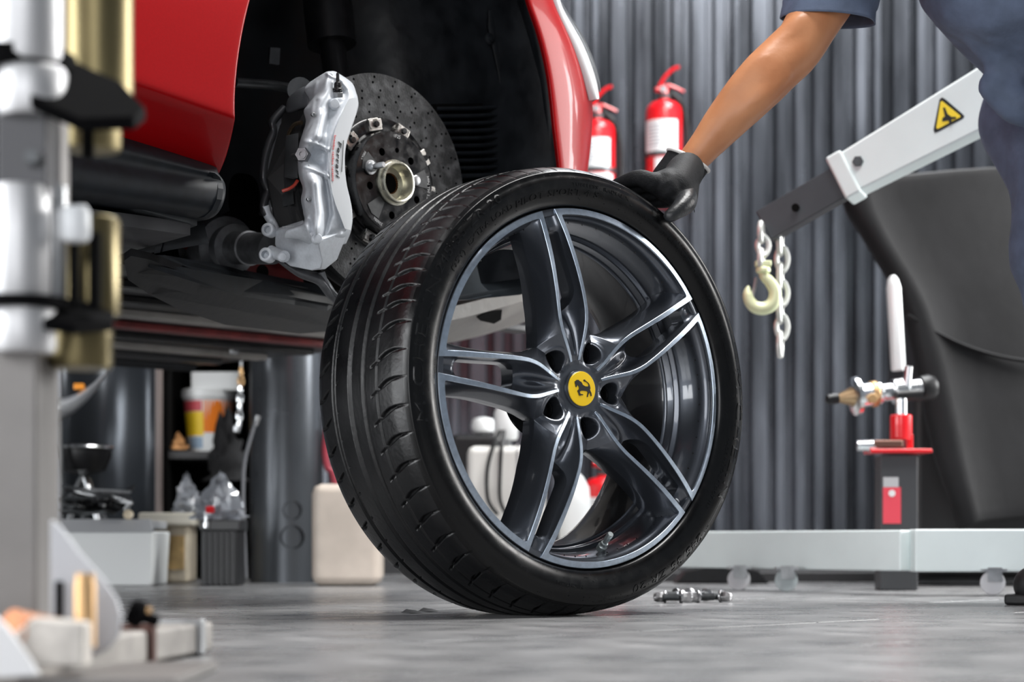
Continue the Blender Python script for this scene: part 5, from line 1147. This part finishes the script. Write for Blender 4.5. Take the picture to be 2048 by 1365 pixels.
# ================================================================== THE MECHANIC
M_skin = mat('skin', (.45, .175, .075), .42, 0, col2=(.54, .235, .108), nscale=14, bump=.10, bscale=120, rnoise=.06)
M_cloth = mat('overall_slate_blue', (.085, .112, .175), .75, 0, noise=.14, nscale=30, bump=.9, bscale=22)
M_glove = mat('glove_black_knit', (.008, .0085, .010), .7, 0, spec=.25, noise=.3, nscale=120, bump=.25, bscale=400)
M_gloveco = mat('glove_coating', (.016, .017, .019), .38, 0, noise=.3, nscale=60, bump=.2, bscale=200)
M_hair = mat('dark_hair', (.015, .010, .008), .6, bump=.6, bscale=150)
M_shoe = mat('shoe_black', (.015, .015, .016), .5)
foot = Vector((1.13, 3.62, 0))
man = thing('person', 'person in slate blue short-sleeved overalls bending forward, gloved hand gripping the top of the tyre', 'person', foot)
def ell(c, r, rot=None, n=20, m=12):
    V = []; Fc = []; c = Vector(c)
    for i in range(m + 1):
        ph = math.pi * i / m
        for k in range(n):
            t = 2 * math.pi * k / n; v = Vector((r[0] * math.sin(ph) * math.cos(t), r[1] * math.sin(ph) * math.sin(t), r[2] * math.cos(ph)))
            V.append(c + (rot @ v if rot is not None else v))
    for i in range(m):
        for k in range(n):
            k2 = (k + 1) % n; Fc.append((i * n + k, i * n + k2, (i + 1) * n + k2, (i + 1) * n + k))
    vf = (V, Fc); bm = bmesh.new(); vs = [bm.verts.new(v) for v in V]
    for f in Fc:
        try: bm.faces.new([vs[i] for i in f])
        except ValueError: pass
    bmesh.ops.remove_doubles(bm, verts=bm.verts, dist=1e-6); bm.verts.index_update()
    out = ([v.co.copy() for v in bm.verts], [tuple(v.index for v in f.verts) for f in bm.faces]); bm.free(); return out
def limb(nodes, n=18, sub=5):
    """rounded tapering limb through (point, radius) nodes"""
    P = [Vector(p) for p, _ in nodes]; rr = [r for _, r in nodes]
    S = spline(P, sub); Rr = [float(x) for x in np.interp(np.arange(len(S)) / sub, range(len(rr)), rr)]
    d0 = (S[0] - S[1]).normalized(); d1 = (S[-1] - S[-2]).normalized(); A = []; B = []
    for k in (.98, .85, .6, .3): A.append((S[0] + d0 * Rr[0] * k, Rr[0] * math.sqrt(1 - k * k)))
    for k in (.3, .6, .85, .98): B.append((S[-1] + d1 * Rr[-1] * k, Rr[-1] * math.sqrt(1 - k * k)))
    allp = A + list(zip(S, Rr)) + B
    return tube([p for p, _ in allp], 0, n, rad=[r for _, r in allp])
def folds(o, st=.016, sz=.11):
    t = bpy.data.textures.get('folds') or bpy.data.textures.new('folds', 'CLOUDS'); t.noise_scale = sz; t.noise_depth = 1
    d = o.modifiers.new('folds', 'DISPLACE'); d.texture = t; d.strength = st; d.mid_level = .5; d.texture_coords = 'LOCAL'
def blob(name, parts, m, parent, voxel, sm=6, label=None):
    o = mk(name, join(*parts), m, parent, smooth=True, ang=180, label=label)
    r = o.modifiers.new('remesh', 'REMESH'); r.mode = 'VOXEL'; r.voxel_size = voxel; r.use_smooth_shade = True
    s = o.modifiers.new('smooth', 'SMOOTH'); s.factor = .5; s.iterations = sm
    if m is M_cloth: folds(o)
    return o
AY = 3.30
wrist = W(1388, 318, AY); elbow = W(1592, 100, AY + .02); shR = W(1765, -185, 3.42)
pel = Vector((1.08, 3.66, .95)); neck = Vector((.800, 3.33, 1.235)); hd = Vector((.70, 3.20, 1.375)); shL = Vector((.945, 3.26, 1.21))
fv_ = Vector((-.55, -.83, 0)).normalized(); rv = Vector((-.83, .55, 0))
arm = [limb([(W(1374, 332, AY), .0235), (wrist, .0255), (W(1412, 290, AY), .0285), (W(1445, 250, AY), .0350), (W(1482, 208, AY), .0405), (W(1522, 166, AY), .0440), (W(1560, 128, AY + .01), .0445), (elbow, .0425), (W(1628, 40, AY + .03), .0455), (W(1670, -30, AY + .05), .050), (W(1715, -105, AY + .08), .054), (shR, .058)], 26),
       limb([(W(1440, 236, AY - .01), .018), (W(1478, 186, AY - .012), .027), (W(1520, 140, AY - .012), .030), (W(1562, 96, AY), .028), (W(1600, 50, AY), .022)], 20),
       limb([(W(1470, 235, AY - .018), .020), (W(1515, 195, AY - .02), .027), (W(1560, 150, AY - .01), .026)], 20)]
elL = Vector((1.14, 3.10, 1.00)); wrL = Vector((1.08, 3.16, .78))
armL = [limb([(shL, .058), (shL.lerp(elL, .5), .050), (elL, .042), (elL.lerp(wrL, .35), .043), (wrL, .027)], 20)]
rh, lh = pel + rv * .085 + Vector((0, 0, -.03)), pel - rv * .085 + Vector((0, 0, -.03))
rk, lk = Vector((1.022, 3.60, .50)), Vector((1.22, 3.50, .50)); ra_, la_ = Vector((1.04, 3.74, .095)), Vector((1.27, 3.62, .095))
body = arm + armL + [limb([(pel, .125), (pel.lerp(neck, .35), .125), (pel.lerp(neck, .7), .135), (neck + Vector((.02, .03, -.05)), .10)], 28), limb([(shR.lerp(shL, .08), .062), (shR.lerp(shL, .5) + Vector((0, 0, -.02)), .085), (shR.lerp(shL, .92), .062)], 24), limb([(neck, .060), (neck.lerp(hd, .5), .056), (hd, .055)], 20),
    limb([(rh, .09), (rh.lerp(rk, .5), .078), (rk, .058), (rk.lerp(ra_, .35), .057), (ra_, .036)], 22), limb([(lh, .09), (lh.lerp(lk, .5), .078), (lk, .058), (lk.lerp(la_, .35), .057), (la_, .036)], 22)]
look = Vector((-.62, -.38, -.62)).normalized(); hr = look.cross(Vector((0, 0, 1))).normalized(); hu = hr.cross(look).normalized()
HR = Matrix((( hr.x, look.x, hu.x), (hr.y, look.y, hu.y), (hr.z, look.z, hu.z)))
def H(x, y, z): return hd + hr * x + look * y + hu * z
body += [ell(H(0, -.012, .035), (.077, .095, .092), HR), ell(H(0, .022, -.02), (.062, .070, .088), HR), ell(H(0, .060, -.075), (.034, .032, .026), HR),
         limb([(H(0, .088, .022), .009), (H(0, .102, -.006), .011), (H(0, .106, -.018), .014)], 12, 3), ell(H(.016, .094, -.020), (.010, .012, .009), HR), ell(H(-.016, .094, -.020), (.010, .012, .009), HR),
         ell(H(.078, -.005, 0), (.012, .022, .034), HR), ell(H(-.078, -.005, 0), (.012, .022, .034), HR), ell(H(0, .088, -.052), (.026, .010, .006), HR), ell(H(0, .086, -.062), (.022, .010, .006), HR), ell(H(.03, .080, .034), (.022, .012, .007), HR), ell(H(-.03, .080, .034), (.022, .012, .007), HR)]
blob('body', body, M_skin, man, .0065, 4, 'tanned skin')
for s_ in (1, -1):
    e_ = mk('eye', ell(H(.030 * s_, .074, .014), (.0135, .0135, .0135), HR), mat('eye_white', (.75, .73, .70), .2, coat=1), man, smooth=True)
    mk('iris', ell(H(.030 * s_, .0855, .012), (.0055, .003, .0055), HR), mat('eye_brown', (.05, .02, .01), .2), e_, smooth=True)
blob('hair', [ell(H(0, -.026, .055), (.083, .096, .088), HR), ell(H(0, -.060, .0), (.072, .050, .075), HR)], M_hair, man, .008, 2)
# overalls
blob('shirt', [limb([(pel + Vector((0, 0, -.05)), .146), (pel.lerp(neck, .2), .150), (pel.lerp(neck, .45) + Vector((-.01, 0, -.015)), .158), (pel.lerp(neck, .75) + Vector((-.02, 0, -.03)), .172), (neck + Vector((.015, .03, -.07)), .130)], 30), limb([(shR.lerp(shL, .02), .078), (shR.lerp(shL, .5) + Vector((0, 0, -.015)), .10), (shL, .078)], 26),
    limb([(W(1905, 20, 3.40), .022), (W(1960, 75, 3.44), .030), (W(2020, 160, 3.46), .026)], 14), limb([(W(1985, 170, 3.46), .030), (W(2035, 205, 3.47), .034), (W(2090, 225, 3.5), .034)], 14)], M_cloth, man, .008, 5, 'slate blue overall top with folds')
def sleeve(rings):
    rows_ = []
    for c, ax_, ay_, in rings:
        rows_.append([Vector(c) + Vector(ax_) * math.cos(k / 40 * 6.28319) * (1 + .035 * math.sin(5 * k / 40 * 6.28)) + Vector(ay_) * math.sin(k / 40 * 6.28319) for k in range(41)])
    return grid(rows_)
mk('sleeve', sleeve([(W(1657, 41, 3.34), (.0775, 0, -.006), (0, .066, .004)), (W(1657, 36, 3.34), (.0770, 0, -.006), (0, .065, .004)), (W(1660, 14, 3.34), (.0755, 0, -.006), (0, .064, .0)), (W(1662, 8, 3.34), (.0772, 0, -.006), (0, .065, .0)), (W(1672, -30, 3.35), (.078, 0, .0), (0, .068, -.01)), (W(1705, -90, 3.37), (.080, 0, .02), (0, .074, -.02)), (W(1755, -165, 3.40), (.078, 0, .05), (0, .08, -.02)), (shR + Vector((.03, 0, .0)), (.05, 0, .07), (0, .08, 0))]), M_cloth, man, smooth=True, ang=180, solid=.0022, label='short sleeve with a stitched hem')
dL = (elL - shL).normalized(); a_1, b_1, _ = frame_of(dL)
mk('sleeve', sleeve([(shL + dL * .17, a_1 * .072, b_1 * .066), (shL + dL * .10, a_1 * .075, b_1 * .070), (shL + dL * .03, a_1 * .078, b_1 * .076), (shL - dL * .03, a_1 * .06, b_1 * .06)]), M_cloth, man, smooth=True, ang=180, solid=.0022)
blob('trousers', [limb([(pel + Vector((0, 0, -.02)), .140), (pel + Vector((0, 0, -.10)), .130)], 26), limb([(rh + Vector((-.025, 0, -.02)), .115), (Vector((1.012, 3.62, .78)), .104), (Vector((1.000, 3.60, .66)), .100), (rk + Vector((-.005, .02, .08)), .088), (rk + Vector((0, .01, -.04)), .084), (rk.lerp(ra_, .5), .074), (ra_ + Vector((0, 0, .0)), .068)], 26),
    limb([(lh, .115), (lh.lerp(lk, .5), .100), (lk, .086), (lk.lerp(la_, .5), .074), (la_, .068)], 26), limb([(Vector((.960, 3.54, .70)), .016), (Vector((.950, 3.55, .60)), .020), (Vector((.970, 3.56, .52)), .016)], 12)], M_cloth, man, .009, 5, 'slate blue trousers')
for a_ in (ra_, la_):
    blob('shoe', [limb([(Vector((a_.x, a_.y, .05)), .042), (Vector((a_.x, a_.y, .042)) + fv_ * .10, .040), (Vector((a_.x, a_.y, .036)) + fv_ * .19, .034)], 20)], M_shoe, man, .006, 3)
    mk('sole', box(Vector((a_.x, a_.y, .010)) + fv_ * .085, (.085, .27, .020), math.atan2(fv_.y, fv_.x) + R(90)), M_shoe, man, bevel=.006)
# left hand resting on the thigh: palm and five bent fingers (bare skin colour of a second glove)
def hand_bare(w0, dirv, side, nrm, name='hand_glove'):
    parts = [limb([(w0, .026), (w0 + dirv * .045, .027), (w0 + dirv * .075, .022)], 18)]
    for k, (off, L) in enumerate(((-.030, .070), (-.010, .080), (.011, .074), (.031, .058))):
        b = w0 + dirv * .062 + side * off; parts.append(limb([(w0 + dirv * .02 + side * off * .7, .013), (b, .0125), (b + dirv * L * .5 + nrm * -.006, .0095), (b + dirv * L * .85 + nrm * -.022, .0085), (b + dirv * L * .95 + nrm * -.036, .0078)], 12))
    parts.append(limb([(w0 + dirv * .01 + side * -.022, .015), (w0 + dirv * .035 + side * -.048, .0125), (w0 + dirv * .062 + side * -.058 - nrm * .010, .0105)], 12))
    return blob(name, parts, M_glove, man, .0035, 3, 'black work glove of the resting hand')
hand_bare(wrL, Vector((-.15, .62, -.75)).normalized(), Vector((.95, .2, -.05)).normalized(), Vector((-.3, -.7, -.5)).normalized())
# the gripping hand
def TL(r, th, y): return WM @ Vector((r * math.cos(R(th)), y, r * math.sin(R(th))))
pc = TL(.388, 59.0, .002)
parts = [limb([(wrist.lerp(pc, .42), .030), (wrist.lerp(pc, .6), .031), (pc, .028)], 22)]
for k, (th_, L) in enumerate(((69.4, .084), (66.0, .096), (62.6, .098), (59.4, .090))):
    kn = TL(.3685 + .002 * (k in (1, 2)), th_ - 1.0, .014)
    parts.append(limb([(wrist.lerp(pc, .40), .018), (pc.lerp(kn, .5), .0175), (kn, .0135), (TL(.3650, th_, .042), .0108), (TL(.3610, th_, .066), .0100), (TL(.3585, th_, L), .0086)], 14))
parts.append(limb([(wrist.lerp(pc, .25), .019), (wrist.lerp(pc, .55) + Vector((.004, -.014, -.020)), .0205), (TL(.368, 56.5, -.018), .0185), (TL(.350, 57.6, -.026), .0155), (TL(.334, 58.8, -.0275), .0125), (TL(.322, 59.8, -.0255), .0105)], 16))
parts.append(limb([(wrist.lerp(pc, .7), .022), (TL(.378, 62, .0), .022), (TL(.372, 59.0, -.004), .018)], 16))
blob('hand_glove', parts, M_glove, man, .0030, 3, 'black work glove gripping the tyre')
blob('thumb_coating', [limb([(wrist.lerp(pc, .62) + Vector((.004, -.018, -.024)), .0200), (TL(.366, 56.7, -.0195), .0190), (TL(.350, 57.6, -.0268), .0160), (TL(.334, 58.8, -.0282), .0130), (TL(.3215, 59.8, -.026), .0108)], 16)], M_gloveco, man, .0030, 3, 'smooth coated thumb of the glove')
# knitted cuff with white rolled edge
c0, c1 = W(1350, 360, AY), W(1376, 322, AY)
cd_ = (c1 - c0).normalized(); ca, cb, _ = frame_of(cd_)
rows_ = []
ipd = Vector((cd_.z, 0, -cd_.x)).normalized()   # in-picture direction across the wrist
for t_, rx_, ry_, tl in ((-.55, .0375, .034, 0), (-.1, .0380, .033, .0), (.3, .0375, .032, .002), (.7, .0370, .0315, .003), (1.0, .0375, .031, .004), (1.05, .0365, .0300, .004)):
    c = c0 + (c1 - c0) * t_
    rows_.append([c + ipd * (rx_ * math.cos(k / 36 * 6.28319) * (1 + .012 * (k % 2))) + Vector((0, 1, 0)) * (ry_ * math.sin(k / 36 * 6.28319)) + cd_ * (tl * math.cos(k / 36 * 6.28319)) for k in range(37)])
mk('cuff', grid(rows_), M_glove, man, smooth=True, ang=180, solid=.0015)
mk('cuff_edge', tube([p + cd_ * .001 for p in rows_[4][:-1]], .0032, 8, closed=True), mat('cuff_white', (.72, .70, .68), .7), man, smooth=True, label='rolled greyish white edge of the glove cuff')
mk('loose_thread', tube(spline([W(1386, 366, AY - .03), W(1390, 385, AY - .03), W(1387, 405, AY - .03), W(1389, 425, AY - .03)]), .0006, 5), M_glove, man)
